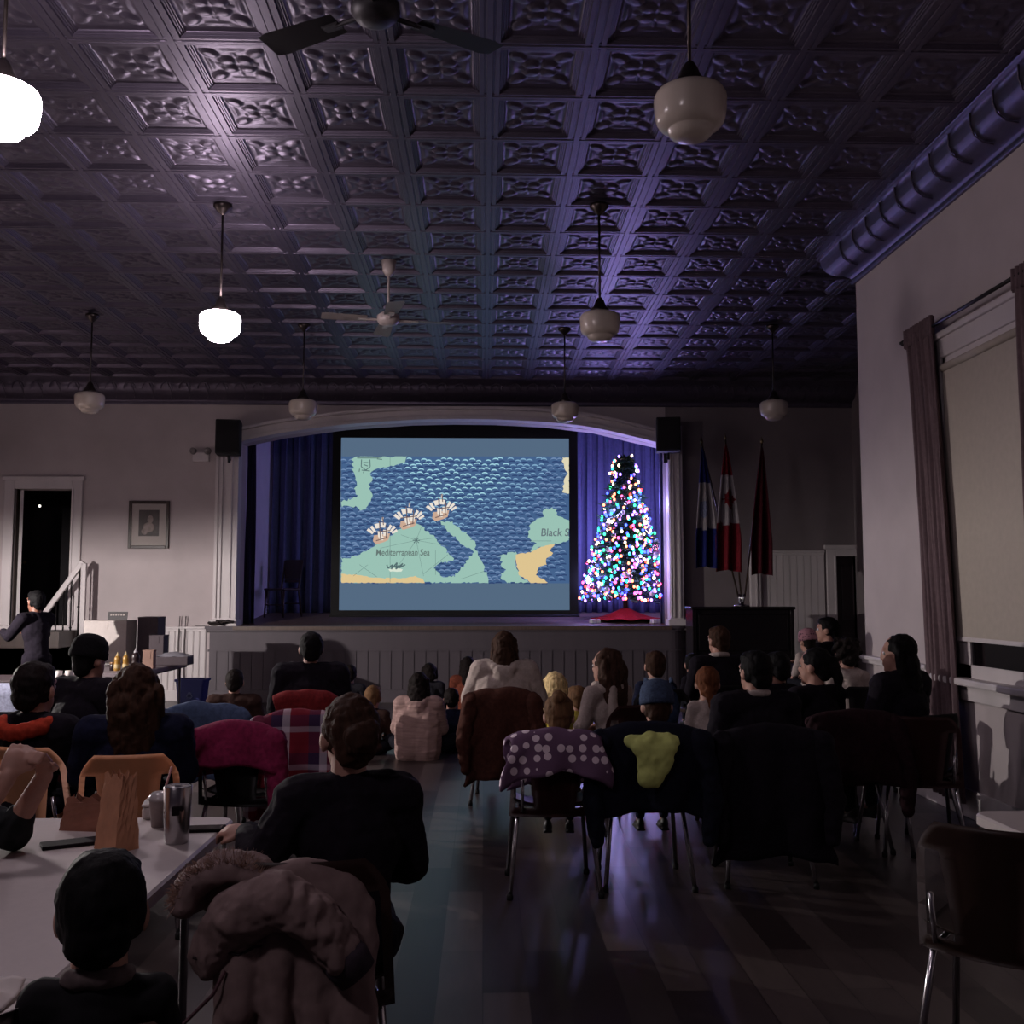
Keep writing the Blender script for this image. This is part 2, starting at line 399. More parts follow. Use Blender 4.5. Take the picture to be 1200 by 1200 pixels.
def floor_mat():
    m = bpy.data.materials.new('vinyl plank floor'); m.use_nodes = True; nt = m.node_tree; L = nt.links; b = nt.nodes['Principled BSDF']
    tc = nt.nodes.new('ShaderNodeTexCoord'); mp = nt.nodes.new('ShaderNodeMapping'); mp.inputs['Rotation'].default_value = (0, 0, pi/2)
    br = nt.nodes.new('ShaderNodeTexBrick'); br.inputs['Scale'].default_value = 1; br.inputs['Brick Width'].default_value = .92; br.inputs['Row Height'].default_value = .18
    br.inputs['Mortar Size'].default_value = .002; br.inputs['Color1'].default_value = lin((42, 32, 34)); br.inputs['Color2'].default_value = lin((100, 88, 85)); br.inputs['Mortar'].default_value = lin((30, 24, 22))
    br.inputs['Bias'].default_value = -.1
    L.new(tc.outputs['Object'], mp.inputs['Vector']); L.new(mp.outputs['Vector'], br.inputs['Vector'])
    nz = nt.nodes.new('ShaderNodeTexNoise'); nz.inputs['Scale'].default_value = 6; nz.inputs['Detail'].default_value = 6
    m2 = nt.nodes.new('ShaderNodeMapping'); m2.inputs['Scale'].default_value = (4, .6, 1); L.new(tc.outputs['Object'], m2.inputs['Vector']); L.new(m2.outputs['Vector'], nz.inputs['Vector'])
    mx = nt.nodes.new('ShaderNodeMix'); mx.data_type = 'RGBA'; mx.blend_type = 'MULTIPLY'; mx.inputs['Factor'].default_value = .45
    L.new(br.outputs['Color'], mx.inputs['A']); L.new(nz.outputs['Fac'], mx.inputs['B']); L.new(mx.outputs['Result'], b.inputs['Base Color'])
    b.inputs['Roughness'].default_value = .34; b.inputs['Specular IOR Level'].default_value = .6
    bp = nt.nodes.new('ShaderNodeBump'); bp.inputs['Strength'].default_value = .15; bp.inputs['Distance'].default_value = .004
    L.new(nz.outputs['Fac'], bp.inputs['Height']); L.new(bp.outputs['Normal'], b.inputs['Normal'])
    return m
bm = nb(); box2(bm, (XL-.3, Y0, -.1), (XA+.3, YB+.3, 0)); struct('floor', bm, floor_mat())

# ---- pressed tin ceiling: one embossed tile repeated
TS = .61
ph = atz(568, 318.7, CEIL).y
bm = nb()
def tile_h(u, v):
    du, dv = min(u, 1-u), min(v, 1-v)
    def prof(d, w):
        if d < .03*w: return .040
        if d < .055*w: return .032
        if d < .105*w: return .036
        if d < .125*w: return .024
        if d < .145*w: return .018
        if d < .165*w: return .011
        return 0
    h = max(prof(du, 1), prof(dv, .62))
    x, y = u-.5, v-.5
    if h == 0:
        def oval(cx, cy, ax, ay, ang, hh):
            dx, dy = x-cx, y-cy; c, s = cos(ang), sin(ang)
            q = ((dx*c+dy*s)/ax)**2 + ((-dx*s+dy*c)/ay)**2
            return hh*min(1, (1-q)*2.2)**.5 if q < 1 else 0
        h = .002
        for sx in (-1, 1):
            for sy in (-1, 1):
                h = max(h, oval(sx*.085, sy*.075, .085, .062, 0, .017), oval(sx*.225, sy*.215, .105, .062, sx*sy*.75, .016))
        for sgn in (-1, 1):
            h = max(h, oval(sgn*.265, 0, .022, .13, 0, .010), oval(0, sgn*.265, .13, .022, 0, .010), oval(sgn*.16, 0, .05, .02, 0, .012), oval(0, sgn*.17, .02, .05, 0, .012))
        if max(abs(x), abs(y)) > .315: h = max(h, .006)
    return h
def stations(w):
    e = [0, .03*w-.002, .03*w+.002, .055*w-.002, .055*w+.002, .105*w-.004, .105*w+.002, .125*w-.002, .125*w+.002, .145*w-.002, .145*w+.002, .165*w-.002, .165*w+.004]
    mid = [e[-1] + (1-2*e[-1])*i/32 for i in range(1, 32)]
    return e + mid + [1-x for x in reversed(e)]
us, vsn = stations(1), stations(.62)
gv = [[bm.verts.new((u*TS, v*TS, CEIL-tile_h(u, v))) for v in vsn] for u in us]
for i in range(len(us)-1):
    for j in range(len(vsn)-1):
        f = bm.faces.new((gv[i][j], gv[i][j+1], gv[i+1][j+1], gv[i+1][j]))
        f.smooth = 12 <= i <= len(us)-14 and 12 <= j <= len(vsn)-14
me = bpy.data.meshes.new('ceiling'); bm.to_mesh(me); bm.free()
ce = link('ceiling', me, TIN); ce['kind'] = 'structure'
nx0, ny0 = int((XL-.3-.03)/TS)-1, int((2.6-ph)/TS)-1
ce.location = (.03+nx0*TS, ph+ny0*TS, 0)
nx = int((XA+.4-ce.location.x)/TS)+1; ny = int((YB-.1-ce.location.y)/TS)
for k, ax in ((nx, 0), (ny, 1)):
    a = ce.modifiers.new('rows', 'ARRAY'); a.use_relative_offset = False; a.use_constant_offset = True
    a.constant_offset_displace = (TS if ax == 0 else 0, TS if ax == 1 else 0, 0); a.count = k
bm = nb(); box2(bm, (XL-.3, Y0, CEIL+.005), (XA+.3, YB+.4, CEIL+.15)); struct('ceiling_slab', bm, TIN)

# ---- walls
def zz(px, py, Y=YB): return at(px, py, Y).z
def xx(px, Y=YB): return at(px, 600, Y).x
SX0, SX1 = xx(277, 15.0), xx(785, 15.0)              # proscenium opening
D0, D1, DZ0, DZ1 = xx(18), xx(85), zz(50, 733), zz(50, 573)
R0, R1, RZ1 = xx(977), xx(1016), zz(990, 652)
AP = [(277, 517), (325, 507), (400, 497), (480, 491.5), (530, 490.5), (580, 491), (640, 494), (700, 501), (785, 521)]
arch = [(xx(a, 15.0), zz(a, b, 15.0)) for a, b in AP]
LIPZ = zz(540, 734, 14.95)
bm = nb()                                            # left stretch around the high doorway
box2(bm, (XL, YB, 0), (D0, YB+.25, CEIL)); box2(bm, (D1, YB, 0), (SX0, YB+.25, CEIL)); box2(bm, (D0, YB, 0), (D1, YB+.25, DZ0)); box2(bm, (D0, YB, DZ1), (D1, YB+.25, CEIL))
struct('wall_back', bm, WALL)
bm = nb()
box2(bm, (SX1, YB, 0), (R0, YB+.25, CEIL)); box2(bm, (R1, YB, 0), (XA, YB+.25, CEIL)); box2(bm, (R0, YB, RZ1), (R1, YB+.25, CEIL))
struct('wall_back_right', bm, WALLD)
bm = nb(); poly = [(x, z) for x, z in arch] + [(SX1, CEIL), (SX0, CEIL)]; prism(bm, poly, YB, YB+.25); struct('wall_arch', bm, WALL)
bm = nb(); box2(bm, (XR, Y0, 0), (XR+.3, YC, CEIL)); w = struct('wall_right', bm, WALL)
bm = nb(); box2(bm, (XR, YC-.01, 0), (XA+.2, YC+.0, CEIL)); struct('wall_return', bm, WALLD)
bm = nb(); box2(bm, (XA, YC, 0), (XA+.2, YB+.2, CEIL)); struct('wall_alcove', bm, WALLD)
bm = nb(); box2(bm, (XL-.2, Y0, 0), (XL, YB+.2, CEIL)); struct('wall_left', bm, WALL)
# rooms beyond the doorways
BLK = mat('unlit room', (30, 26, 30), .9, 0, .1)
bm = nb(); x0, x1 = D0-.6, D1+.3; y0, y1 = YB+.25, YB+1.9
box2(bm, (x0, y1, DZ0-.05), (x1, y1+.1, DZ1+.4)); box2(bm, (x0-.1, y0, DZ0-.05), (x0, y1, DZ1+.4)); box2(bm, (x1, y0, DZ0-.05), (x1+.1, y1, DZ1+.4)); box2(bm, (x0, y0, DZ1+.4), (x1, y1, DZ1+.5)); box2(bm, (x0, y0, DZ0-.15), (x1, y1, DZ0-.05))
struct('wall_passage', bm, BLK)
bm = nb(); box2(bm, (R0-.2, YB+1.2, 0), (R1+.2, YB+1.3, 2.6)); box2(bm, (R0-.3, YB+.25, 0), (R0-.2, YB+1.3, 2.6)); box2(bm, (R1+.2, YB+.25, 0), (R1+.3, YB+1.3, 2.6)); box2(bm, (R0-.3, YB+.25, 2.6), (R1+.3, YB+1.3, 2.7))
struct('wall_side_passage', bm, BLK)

def casing(bm, x0, x1, z0, z1, y, w=.14, d=.05, bottom=False):
    box2(bm, (x0-w, y-d, z0), (x0, y, z1+w), .008); box2(bm, (x1, y-d, z0), (x1+w, y, z1+w), .008); box2(bm, (x0-w-.03, y-d-.02, z1+w-.03), (x1+w+.03, y, z1+w+.03), .008); box2(bm, (x0, y-d, z1), (x1, y, z1+w), .008)
    box2(bm, (x0-.03, y-d-.015, z0), (x0, y, z1), .006); box2(bm, (x1, y-d-.015, z0), (x1+.03, y, z1), .006)
    if bottom: box2(bm, (x0-w-.03, y-d-.06, z0-.06), (x1+w+.03, y, z0), .008)
bm = nb(); casing(bm, D0, D1, DZ0, DZ1, YB, .15, .05, True); dr = struct('door_1', bm, WHITE)
bm = nb(); box(bm, (D0+.055-.17, YB+.08+.37, (DZ0+DZ1)/2), (.045, .82, DZ1-DZ0), Matrix.Rotation(radians(24.5), 3, 'Z')); lf = obj('door_leaf', bm, WHITE, dr)
bm = nb(); box2(bm, (D0-.02, YB+.02, DZ0), (D0+.012, YB+.24, DZ1)); obj('jamb', bm, DARKW, dr)
bm = nb(); ell(bm, (D0-.16, YB+.74, DZ0+.95), (.025, .025, .025)); obj('knob', bm, mat('brass', (150, 120, 70), .3, 1, .05), lf, True)
bm = nb(); casing(bm, R0, R1, 0, RZ1, YB, .14, .05); d2 = struct('door_2', bm, WHITE)
bm = nb(); box2(bm, (R0, YB+.10, 0), (R1, YB+.14, RZ1))
for a, b in ((.15, 1.0), (1.15, 2.0)): box2(bm, (R0+.12, YB+.085, a), (R1-.12, YB+.12, b), .015)
lf = obj('door_leaf', bm, mat('dark door', (66, 54, 58), .5, 0, .08), d2)

# wainscots of vertical beaded boards
def beadboard(name, x0, x1, y, z0, z1, m, step=.09, caps=True, parent=None, bead=.012):
    bm = nb(); n = max(1, round((x1-x0)/step)); s = (x1-x0)/n
    for i in range(n):
        a = x0+i*s
        box2(bm, (a+.003, y-.02, z0), (a+s-.016, y, z1)); lathe(bm, [(.006, z0), (.006, z1)], 6, Matrix.Translation((a+s-.008, y-.016, 0)))
    box2(bm, (x0, y-.008, z0), (x1, y, z1))
    if caps:
        box2(bm, (x0, y-.055, z1), (x1, y, z1+.035), .008); box2(bm, (x0, y-.035, z1-.035), (x1, y, z1), .006); box2(bm, (x0, y-.04, z0), (x1, y, z0+.16), .008)
    return struct(name, bm, m, parent=parent)
WZ = zz(180, 737)
beadboard('trim_1', XL, xx(247)-.02, YB, 0, WZ, WHITE)
PZ = zz(930, 648)
beadboard('trim_2', xx(884), R0-.17, YB-.005, 0, PZ, WHITE, .1)
bm = nb(); box2(bm, (xx(884)-.10, YB-.09, 0), (xx(884)+.06, YB, PZ+.02), .01); box2(bm, (xx(884)-.02, YB-.11, 0), (xx(884)+.0, YB-.09, PZ)); struct('trim_3', bm, WHITE)

# ---- proscenium pilasters, archivolt
bm = nb()
for a, b, sgn in ((xx(252, 15.1), SX0, 1), (SX1, xx(800, 15.1), -1)):
    z1 = arch[0][1] if sgn == 1 else arch[-1][1]
    box2(bm, (a, 15.08, LIPZ-.06), (b, YB, z1+.3), .006)
    for t in (.12, .3, .72): box2(bm, (a+(b-a)*t-.014, 15.055, LIPZ+.12), (a+(b-a)*t+.014, 15.08, z1+.05), .006)
    box2(bm, (a-.03, 15.03, LIPZ-.06), (b+.03, YB, LIPZ+.1), .01)
struct('trim_4', bm, WHITE)
bm = nb(); th = .19; up = []
for i, (x, z) in enumerate(arch):
    up.append((x, z+th+.02*abs(i-4)/4))
rings = []
NS = 40
def interp(P, t):
    f = t*(len(P)-1); i = min(int(f), len(P)-2); f -= i
    p0, p1, p2, p3 = P[max(i-1, 0)], P[i], P[i+1], P[min(i+2, len(P)-1)]
    return tuple(.5*((2*p1[k])+(-p0[k]+p2[k])*f+(2*p0[k]-5*p1[k]+4*p2[k]-p3[k])*f*f+(-p0[k]+3*p1[k]-3*p2[k]+p3[k])*f**3) for k in (0, 1))
for i in range(NS+1):
    (x, z), (x2, z2) = interp(arch, i/NS), interp(up, i/NS)
    rings.append([V((x, YB+.05, z)), V((x, 15.05, z)), V((x, 15.05, z+.05)), V((x, 15.09, z+.06)), V((x2, 15.09, z2-.05)), V((x2, 15.04, z2-.04)), V((x2, 15.04, z2)), V((x2, YB+.05, z2))])
skinrings(bm, rings); struct('trim_5', bm, WHITE)

# ---- stage: raked floor, front, side and back walls
STF = mat('stage floorboards', (92, 74, 66), .5, 0, .2, 5, .05, (8, .5, 1))
YS = 17.6; RAKE = .17
bm = nb()
SF0, SF1 = xx(248, 14.95), xx(803, 14.95)
vs = [bm.verts.new(p) for p in ((SF0-.3, YS, LIPZ+RAKE), (SF1+.3, YS, LIPZ+RAKE), (SF1+.3, YB, LIPZ), (SF0-.3, YB, LIPZ))]; bm.faces.new(vs)
r = bmesh.ops.extrude_face_region(bm, geom=bm.faces[:]); bmesh.ops.translate(bm, verts=[v for v in r['geom'] if isinstance(v, bmesh.types.BMVert)], vec=(0, 0, -.1))
box2(bm, (SX0, 14.93, LIPZ-.05), (SX1, YB, LIPZ)); struct('floor_stage', bm, STF)
bm = nb()                                                # front apron with rounded ends
def prof_path(y):                                        # plan of the stage front
    P = [(SF0, YB), (SF0, y)]
    for i in range(7):
        a = i/6*pi/2; P.append((SF1-.22+.22*sin(a), y+.22-.22*cos(a)))
    P.append((SF1, YB)); return P
def band(bm, y, z0, z1, out=0):
    P = prof_path(y-out); P[0] = (SF0-out, YB); P[1] = (SF0-out, y-out); P = [(px+(out if px > SF1-.23 else 0), py) for px, py in P]
    rings = [[V((px, py, z0)) for px, py in P], [V((px, py, z1)) for px, py in P]]
    skinrings(bm, rings)
band(bm, 15.0, 0, LIPZ-.02)
for i in range(40):
    x = SF0+.1+i*(SF1-.3-SF0-.1)/39; box2(bm, (x-.007, 14.988, .18), (x+.007, 15.0, LIPZ-.36))
band(bm, 15.0, LIPZ-.36, LIPZ-.33, .02); band(bm, 15.0, 0, .18, .025)
struct('stage_front', bm, STAGEP)
bm = nb(); band(bm, 15.0, LIPZ-.035, LIPZ+.005, .06); band(bm, 15.0, LIPZ-.075, LIPZ-.035, .035); struct('trim_6', bm, STAGEP)
BLUEW = mat('stage side plaster', (196, 188, 198), .85, 0, .06, 3, .05)
bm = nb(); xs0, xs1 = SX0-.02, SX1+.32
box2(bm, (xs0-.1, YB+.25, LIPZ-.1), (xs0, YS+.6, CEIL)); struct('wall_stage_left', bm, BLUEW)
bm = nb(); box2(bm, (xs1, YB+.25, LIPZ-.1), (xs1+.1, YS+.6, CEIL)); struct('wall_stage_right', bm, BLUEW)
bm = nb(); box2(bm, (xs0-.1, YS+.5, LIPZ-.1), (xs1+.1, YS+.6, CEIL)); box2(bm, (xs0-.1, YB+.25, CEIL-.02), (xs1+.1, YS+.6, CEIL+.1)); struct('wall_stage_back', bm, BLUEW)

# ---- tin cornice with ribs
PRO = [(0, -.36), (.025, -.36), (.035, -.335), (.02, -.31), (.045, -.29)] + [(.05+.19*sin(a), -.06-.21*cos(a)) for a in [radians(t) for t in (8, 25, 42, 58, 74, 90)]] + [(.265, -.06), (.265, -.025), (.37, -.025), (.38, 0), (.38, .02), (0, .02)]
def cornice(bm, path, nrm, step=.30, scallop=False, i0=True):
    rings = []
    for (x, y), (a, b) in zip(path, nrm): rings.append([V((x+a*d, y+b*d, CEIL+z)) for d, z in PRO])
    skinrings(bm, rings, closed=False, cap=False)
    for (p, q), (n1, n2) in zip(zip(path, path[1:]), zip(nrm, nrm[1:])):
        p, q, n1 = V(p), V(q), V(n1); L = (q-p).length; k = int(L/step)
        if abs(n1.x)+abs(n1.y) > 1.2: n1 = V(n2)
        n1 = n1/max(abs(n1.x), abs(n1.y)) if n1.length else n1
        if abs(n1.x) > .5 and abs(n1.y) > .5: continue
        for i in range(1, k):
            c = p.lerp(q, i/k); t = (q-p).normalized()
            tube(bm, [(c.x+n1.x*d+t.x*o, c.y+n1.y*d+t.y*o, CEIL+z-.004) for d, z, o in [(.05+.195*sin(radians(a)), -.06-.215*cos(radians(a)), .05*sin(radians(a)*2)) for a in (10, 30, 50, 70, 88)]], .006, 5)
            if scallop:
                tube(bm, [(c.x+t.x*.085*cos(a)+n1.x*(.25+.004), c.y+t.y*.085*cos(a)+n1.y*(.27+.004*0)-.0, CEIL-.17+.10*sin(a)) for a in [pi*j/8 for j in range(9)]], .010, 5)
bm = nb(); cornice(bm, [(XR, Y0), (XR, YC), (XA, YC)], [(-1, 0), (-1, 1), (0, 1)]); struct('trim_7', bm, TIN, True)
bm = nb(); cornice(bm, [(XL, YB), (XA, YB)], [(0, -1), (0, -1)], .27, True); struct('trim_8', bm, TIN, True)
bm = nb(); cornice(bm, [(XL, Y0), (XL, YB)], [(1, 0), (1, 0)], .3); struct('trim_9', bm, TIN, True)

# ---- right wall window with blind, curtains, rail
def atx(px, py, X):
    d = ray(px, py); return V((0, 0, EYE)) + d*(X/d.x)
wl = atx(1092, 400, XR-.03); WY1 = wl.y; WY0 = WY1-1.55; WT = wl.z; sb = atx(1116, 791, XR-.03).z
bm = nb()
T = .17
box2(bm, (XR-.05, WY1-T, sb), (XR, WY1, WT), .01); box2(bm, (XR-.05, WY0, sb), (XR, WY0+T, WT), .01); box2(bm, (XR-.05, WY0+T, WT-T), (XR, WY1-T, WT), .01)
box2(bm, (XR-.075, WY0-.02, WT-.03), (XR, WY1+.02, WT+.02), .01)
box2(bm, (XR-.03, WY1-T-.03, sb), (XR, WY1-T, WT-T)); box2(bm, (XR-.03, WY0+T, sb), (XR, WY0+T+.03, WT-T)); box2(bm, (XR-.03, WY0+T, WT-T-.04), (XR, WY1-T, WT-T))
win = struct('window_1', bm, WHITE)
bm = nb(); box2(bm, (XR-.12, WY0-.04, sb-.05), (XR, WY1+.04, sb), .012); box2(bm, (XR-.04, WY0, sb-.16), (XR, WY1, sb-.05), .008); obj('sill', bm, WHITE, win)
bm = nb(); box2(bm, (XR-.02, WY0+T, sb), (XR+.0, WY1-T, sb+.09)); box2(bm, (XR-.02, WY0+T, sb), (XR, WY0+T+.07, WT-T)); box2(bm, (XR-.02, WY1-T-.25, sb), (XR, WY1-T, WT-T)); obj('sash', bm, WHITE, win)
GL = mat('window glass at night', (12, 11, 14), .06, 0, 0, spec=.8)
bm = nb(); box2(bm, (XR-.008, WY0+T+.07, sb+.09), (XR-.001, WY1-T-.25, WT-T-.05)); obj('pane', bm, GL, win)
bl = thing('roller_blind', 'cream roller blind pulled down over the tall right window', 'blind', (XR-.045, (WY0+WY1)/2, WT-T-.08))
wy = (WY1-WY0)/2-T-.03; bz = atx(1150, 750, XR-.05).z
BLIND = cloth('blind fabric', (178, 168, 158), .9, .04, 20, .05)
bm = nb(); box2(bm, (-.002, -wy, bz-(WT-T-.08)), (.002, wy, .02)); obj('fabric', bm, BLIND, bl)
bm = nb(); lathe(bm, [(.03, -wy), (.03, wy)], 14, Matrix.Rotation(pi/2, 4, 'X')); obj('roller', bm, BLIND, bl, True)
bm = nb(); box2(bm, (-.007, -wy, bz-(WT-T-.08)-.02), (.007, wy, bz-(WT-T-.08)+.01), .004); obj('bottom_bar', bm, WHITE, bl)
CURT = cloth('taupe curtain', (108, 90, 94), .95, .12, 30, .15)
def curtain_on_x(label, ya, yb, z0, z1, ya2, yb2, m=CURT, nf=6, gather=.5):
    """pleated curtain hung on the right wall from ya..yb at the top to ya2..yb2 at the hem"""
    bm = nb()
    def f(u, v):
        a = ya+(ya2-ya)*v**.7; b = yb+(yb2-yb)*v**.7
        A = .026*(.6+.4*v); ph_ = u*nf*2*pi
        return V((XR-.10-A*sin(ph_+.6*sin(3*v+u*4))-.012*sin(ph_*2.3+v*5), a+(b-a)*u, z1+(z0-z1)*v))
    grid(bm, f, nf*12, 24)
    t = thing('curtain', label, 'curtain', (XR-.13, (ya+yb)/2, z1))
    o = obj('cloth', bm, m, None, True); o.parent = t; o.matrix_parent_inverse = Matrix.Translation(-V(t.location)); solid(o, .006)
    bm = nb()
    def g(u, v): return V((XR-.10-.022*sin(u*nf*4*pi), ya-.02+(yb-ya+.04)*u, z1+.06-.14*v))
    grid(bm, g, nf*14, 3); o = obj('pleat_heading', bm, m, None, True); o.parent = t; o.matrix_parent_inverse = Matrix.Translation(-V(t.location)); solid(o, .008)
    return t
c1 = atx(1062, 400, XR-.12); c1b = atx(1088, 400, XR-.12)
curtain_on_x('taupe pleated curtain hanging left of the tall window blind', c1b.y-.02, c1.y+.05, .12, c1.z+.03, c1b.y-.28, c1.y-.18)
curtain_on_x('taupe pleated curtain on the near right edge of the window', WY0-.25, WY0+.22, .12, WT+.06, WY0-.25, WY0+.20, nf=5)
bm = nb(); lathe(bm, [(.014, WY0-.4), (.014, c1.y+.12)], 10, Matrix.Translation((XR-.10, 0, WT+.07)) @ Matrix.Rotation(-pi/2, 4, 'X'))
for y in (WY0-.38, c1.y+.1): ell(bm, (XR-.10, y, WT+.07), (.025, .025, .025)); box2(bm, (XR-.13, y-.01, WT+.06), (XR, y+.01, WT+.08))
tag(obj('curtain_rod', bm, mat('dark metal', (40, 36, 38), .4, .8, .05), None, True), 'thin dark curtain rod above the tall window', 'curtain rod')
bm = nb(); box2(bm, (XR-.06, c1.y-.0, .985), (XR, YC, 1.02), .008); box2(bm, (XR-.035, c1.y-.0, .95), (XR, YC, .985), .006); struct('trim_10', bm, WHITE)
bm = nb(); box2(bm, (XR-.02, Y0, 0), (XR, YC, .2), .006); struct('baseboard_right', bm, WHITE)
bm = nb(); box2(bm, (xx(803), YB-.02, 0), (xx(884)-.1, YB, .2), .006); struct('baseboard_back', bm, WHITE)
# ------------------------------------------------------------------ lights of the hall
OPAL = mat('unlit opal glass', (196, 184, 172), .22, 0, .03, 6, spec=.5)
PEWTER = mat('pewter fitter', (74, 66, 64), .35, .9, .1)
LITG = None
def pendant(X, Y, zc, lit, label, w=.325):
    t = thing('pendant_light', label, 'ceiling light', (X, Y, CEIL-.06), 0, 'schoolhouse pendant lights')
    r = w/2; top = zc-(CEIL-.06)+.10
    bm = nb(); lathe(bm, [(.0, .02), (.075, .02), (.078, 0), (.05, -.03), (.02, -.06), (.012, -.07), (0, -.07)], 20); obj('canopy', bm, PEWTER, t, True)
    bm = nb(); lathe(bm, [(.009, top+.10), (.009, -.05)], 8); obj('rod', bm, PEWTER, t, True)
    bm = nb(); lathe(bm, [(0, top+.115), (.02, top+.115), (.035, top+.09), (.05, top+.05), (.075, top+.02), (.08, top-.012), (0, top-.012)], 20); obj('fitter', bm, PEWTER, t, True)
    bm = nb(); h = .10
    P = [(.07, top-.003), (.09, top-.006), (r*.82, top-.014), (r*.93, top-.026), (r*.99, top-.045), (r, top-.06), (r*.985, top-.11), (r*.955, top-.145), (r*.91, top-.165), (r*.82, top-.182), (r*.70, top-.192), (r*.64, top-.195), (r*.62, top-.199), (r*.60, top-.213), (r*.52, top-.228), (r*.36, top-.239), (r*.15, top-.243), (0, top-.244)]
    lathe(bm, P, 32); obj('globe', bm, LITM if lit else OPAL, t, True)
    return t
LITM = emat('lit opal glass', (252, 234, 244), GLOBE)
PD = [(809, 128, 0, 'large unlit white schoolhouse pendant at upper right of the ceiling'), (2, 125, 1, 'lit schoolhouse pendant cut by the upper left photo edge'),
      (258, 380, 1, 'lit schoolhouse pendant glowing left of the ceiling fan'), (703, 380, 0, 'unlit pendant on a rod right of the ceiling fan before the Christmas tree'),
      (662, 481, 0, 'unlit pendant hanging in front of the stage arch above the screen'), (355, 478, 0, 'unlit pendant hanging near the left speaker before the arch'),
      (105, 470, 0, 'dim unlit pendant on the far left above the doorway'), (907, 479, 0, 'unlit pendant on the far right near the flags')]
pendant(-2.0, .62, 3.72, 1, 'added unseen lit pendant behind the photographer on the left')  # extra lit pendant out of view, added to brighten the near left
for px, py, lit, lab in PD:
    zc = 3.72
    p = atz(px, py, zc); pendant(p.x, p.y, zc, lit, lab)
CREAM = mat('cream fan enamel', (168, 156, 150), .4, 0, .04, 10)
def fan(px, py, zc, rot, label, m, nb_=4):
    p = atz(px, py, zc)
    t = thing('ceiling_fan', label, 'ceiling fan', (p.x, p.y, zc), rot, 'ceiling fans')
    top = CEIL-.06-zc
    bm = nb(); lathe(bm, [(0, .07), (.07, .06), (.105, .03), (.11, -.01), (.085, -.045), (.05, -.06), (0, -.062)], 24); obj('motor', bm, m, t, True)
    bm = nb(); lathe(bm, [(.013, .06), (.013, top)], 10); obj('rod', bm, m, t, True)
    bm = nb(); lathe(bm, [(0, top), (.07, top), (.06, top-.10), (.025, top-.15), (0, top-.15)], 18); obj('canopy', bm, m, t, True)
    for k in range(nb_):
        a = k*2*pi/nb_; Rm = Matrix.Rotation(a, 4, 'Z')
        bm = nb()
        def f(u, v):
            x = .20+.42*u; w = .065+.02*u; return Rm @ V((x, (v-.5)*2*w*(1 if u < .92 else .8), -.005+.02*(v-.5)))
        grid(bm, f, 8, 4); bmesh.ops.solidify(bm, geom=bm.faces[:], thickness=.008)
        b = obj('blade', bm, m, t)
        bm = nb(); tube(bm, [Rm @ V((.09, 0, -.01)), Rm @ V((.22, 0, -.012))], .012); box(bm, Rm @ V((.24, 0, -.014)), (.09, .05, .008), Rm.to_3x3()); obj('blade_arm', bm, m, b)
    return t
fan(455, 374, 4.13, radians(12), 'cream ceiling fan with four blades left of the screen axis', CREAM)
fan(440, 12, 4.13, radians(-90), 'dark hubbed ceiling fan cut by the top photo edge', mat('dimmed fan enamel', (38, 34, 38), .5, .2, .05), 3)  # dark hub; enamel darkened so the blades sink into the dim ceiling

# ------------------------------------------------------------------ stage furnishings
STC = cloth('blue stage curtain', (82, 82, 116), .9, .12, 20, .1)
def stage_curtain(name, label, xa, xb, y, z0, z1, nf, A=.07, m=STC, group=None):
    bm = nb()
    def f(u, v):
        q = u*nf*2*pi; return V((xa+(xb-xa)*u+.02*sin(q*2+v*3), y-A*sin(q+.5*sin(u*9+v*1.3))*(.5+.5*v)-.02*sin(q*2.7), z1+(z0-z1)*v))
    grid(bm, f, nf*10, 14); o = obj(name, bm, m, None, True); solid(o, .006); return tag(o, label, 'stage curtain', group)
zf = LIPZ+RAKE
stage_curtain('stage_curtain', 'blue pleated backdrop curtain left of the screen', xx(318, 17.4), xx(470, 17.4), 17.4, zf-.02, 4.6, 11)
stage_curtain('stage_curtain', 'violet lit backdrop curtain behind the Christmas tree', xx(600, 17.4), xx(772, 17.4), 17.4, zf-.02, 4.6, 14)
TORM = cloth('dark tormentor curtain', (40, 38, 62), .95, .1, 20, .1)
stage_curtain('stage_curtain', 'narrow dark curtain inside the left pilaster', SX0+.0, SX0+.13, YB+.33, LIPZ+.02, zz(285, 515), 2, .03, TORM)
stage_curtain('stage_curtain', 'narrow gathered curtain inside the right pilaster by the tree', SX1-.04, SX1+.05, YB+.33, LIPZ+.02, zz(785, 520), 2, .02, STC)
# projection screen
YSC = 15.75
SA, SB = at(400, 513, YSC), at(667.5, 715, YSC)
sx0, sx1, sz1, sz0 = SA.x, SB.x, SA.z, SB.z
scr = thing('projection_screen', 'large black bordered projection screen showing an animated sea map on stage', 'projection screen', ((sx0+sx1)/2, YSC, LIPZ+.03))
def sobj(name, bm, m, smooth=False, kind=None):
    bmesh.ops.translate(bm, verts=bm.verts[:], vec=-V(scr.location)); o = obj(name, bm, m, scr, smooth); 
    if kind: o['kind'] = kind
    return o
BFAB = mat('black screen border', (9, 8, 11), .85, 0, .05)
b0, b1, bt, bb = at(389, 600, YSC).x, at(677, 600, YSC).x, at(540, 493, YSC).z, at(540, 721.5, YSC).z
bm = nb(); box2(bm, (b0, YSC-.01, sz0), (sx0, YSC+.012, sz1)); box2(bm, (sx1, YSC-.01, sz0), (b1, YSC+.012, sz1)); box2(bm, (b0, YSC-.01, sz1), (b1, YSC+.012, bt)); box2(bm, (b0, YSC-.01, bb), (b1, YSC+.012, sz0)); sobj('border', bm, BFAB)
bm = nb(); box2(bm, (b0-.06, YSC-.08, bt), (b1+.06, YSC+.10, bt+.17), .01); sobj('roller_case', bm, BFAB)
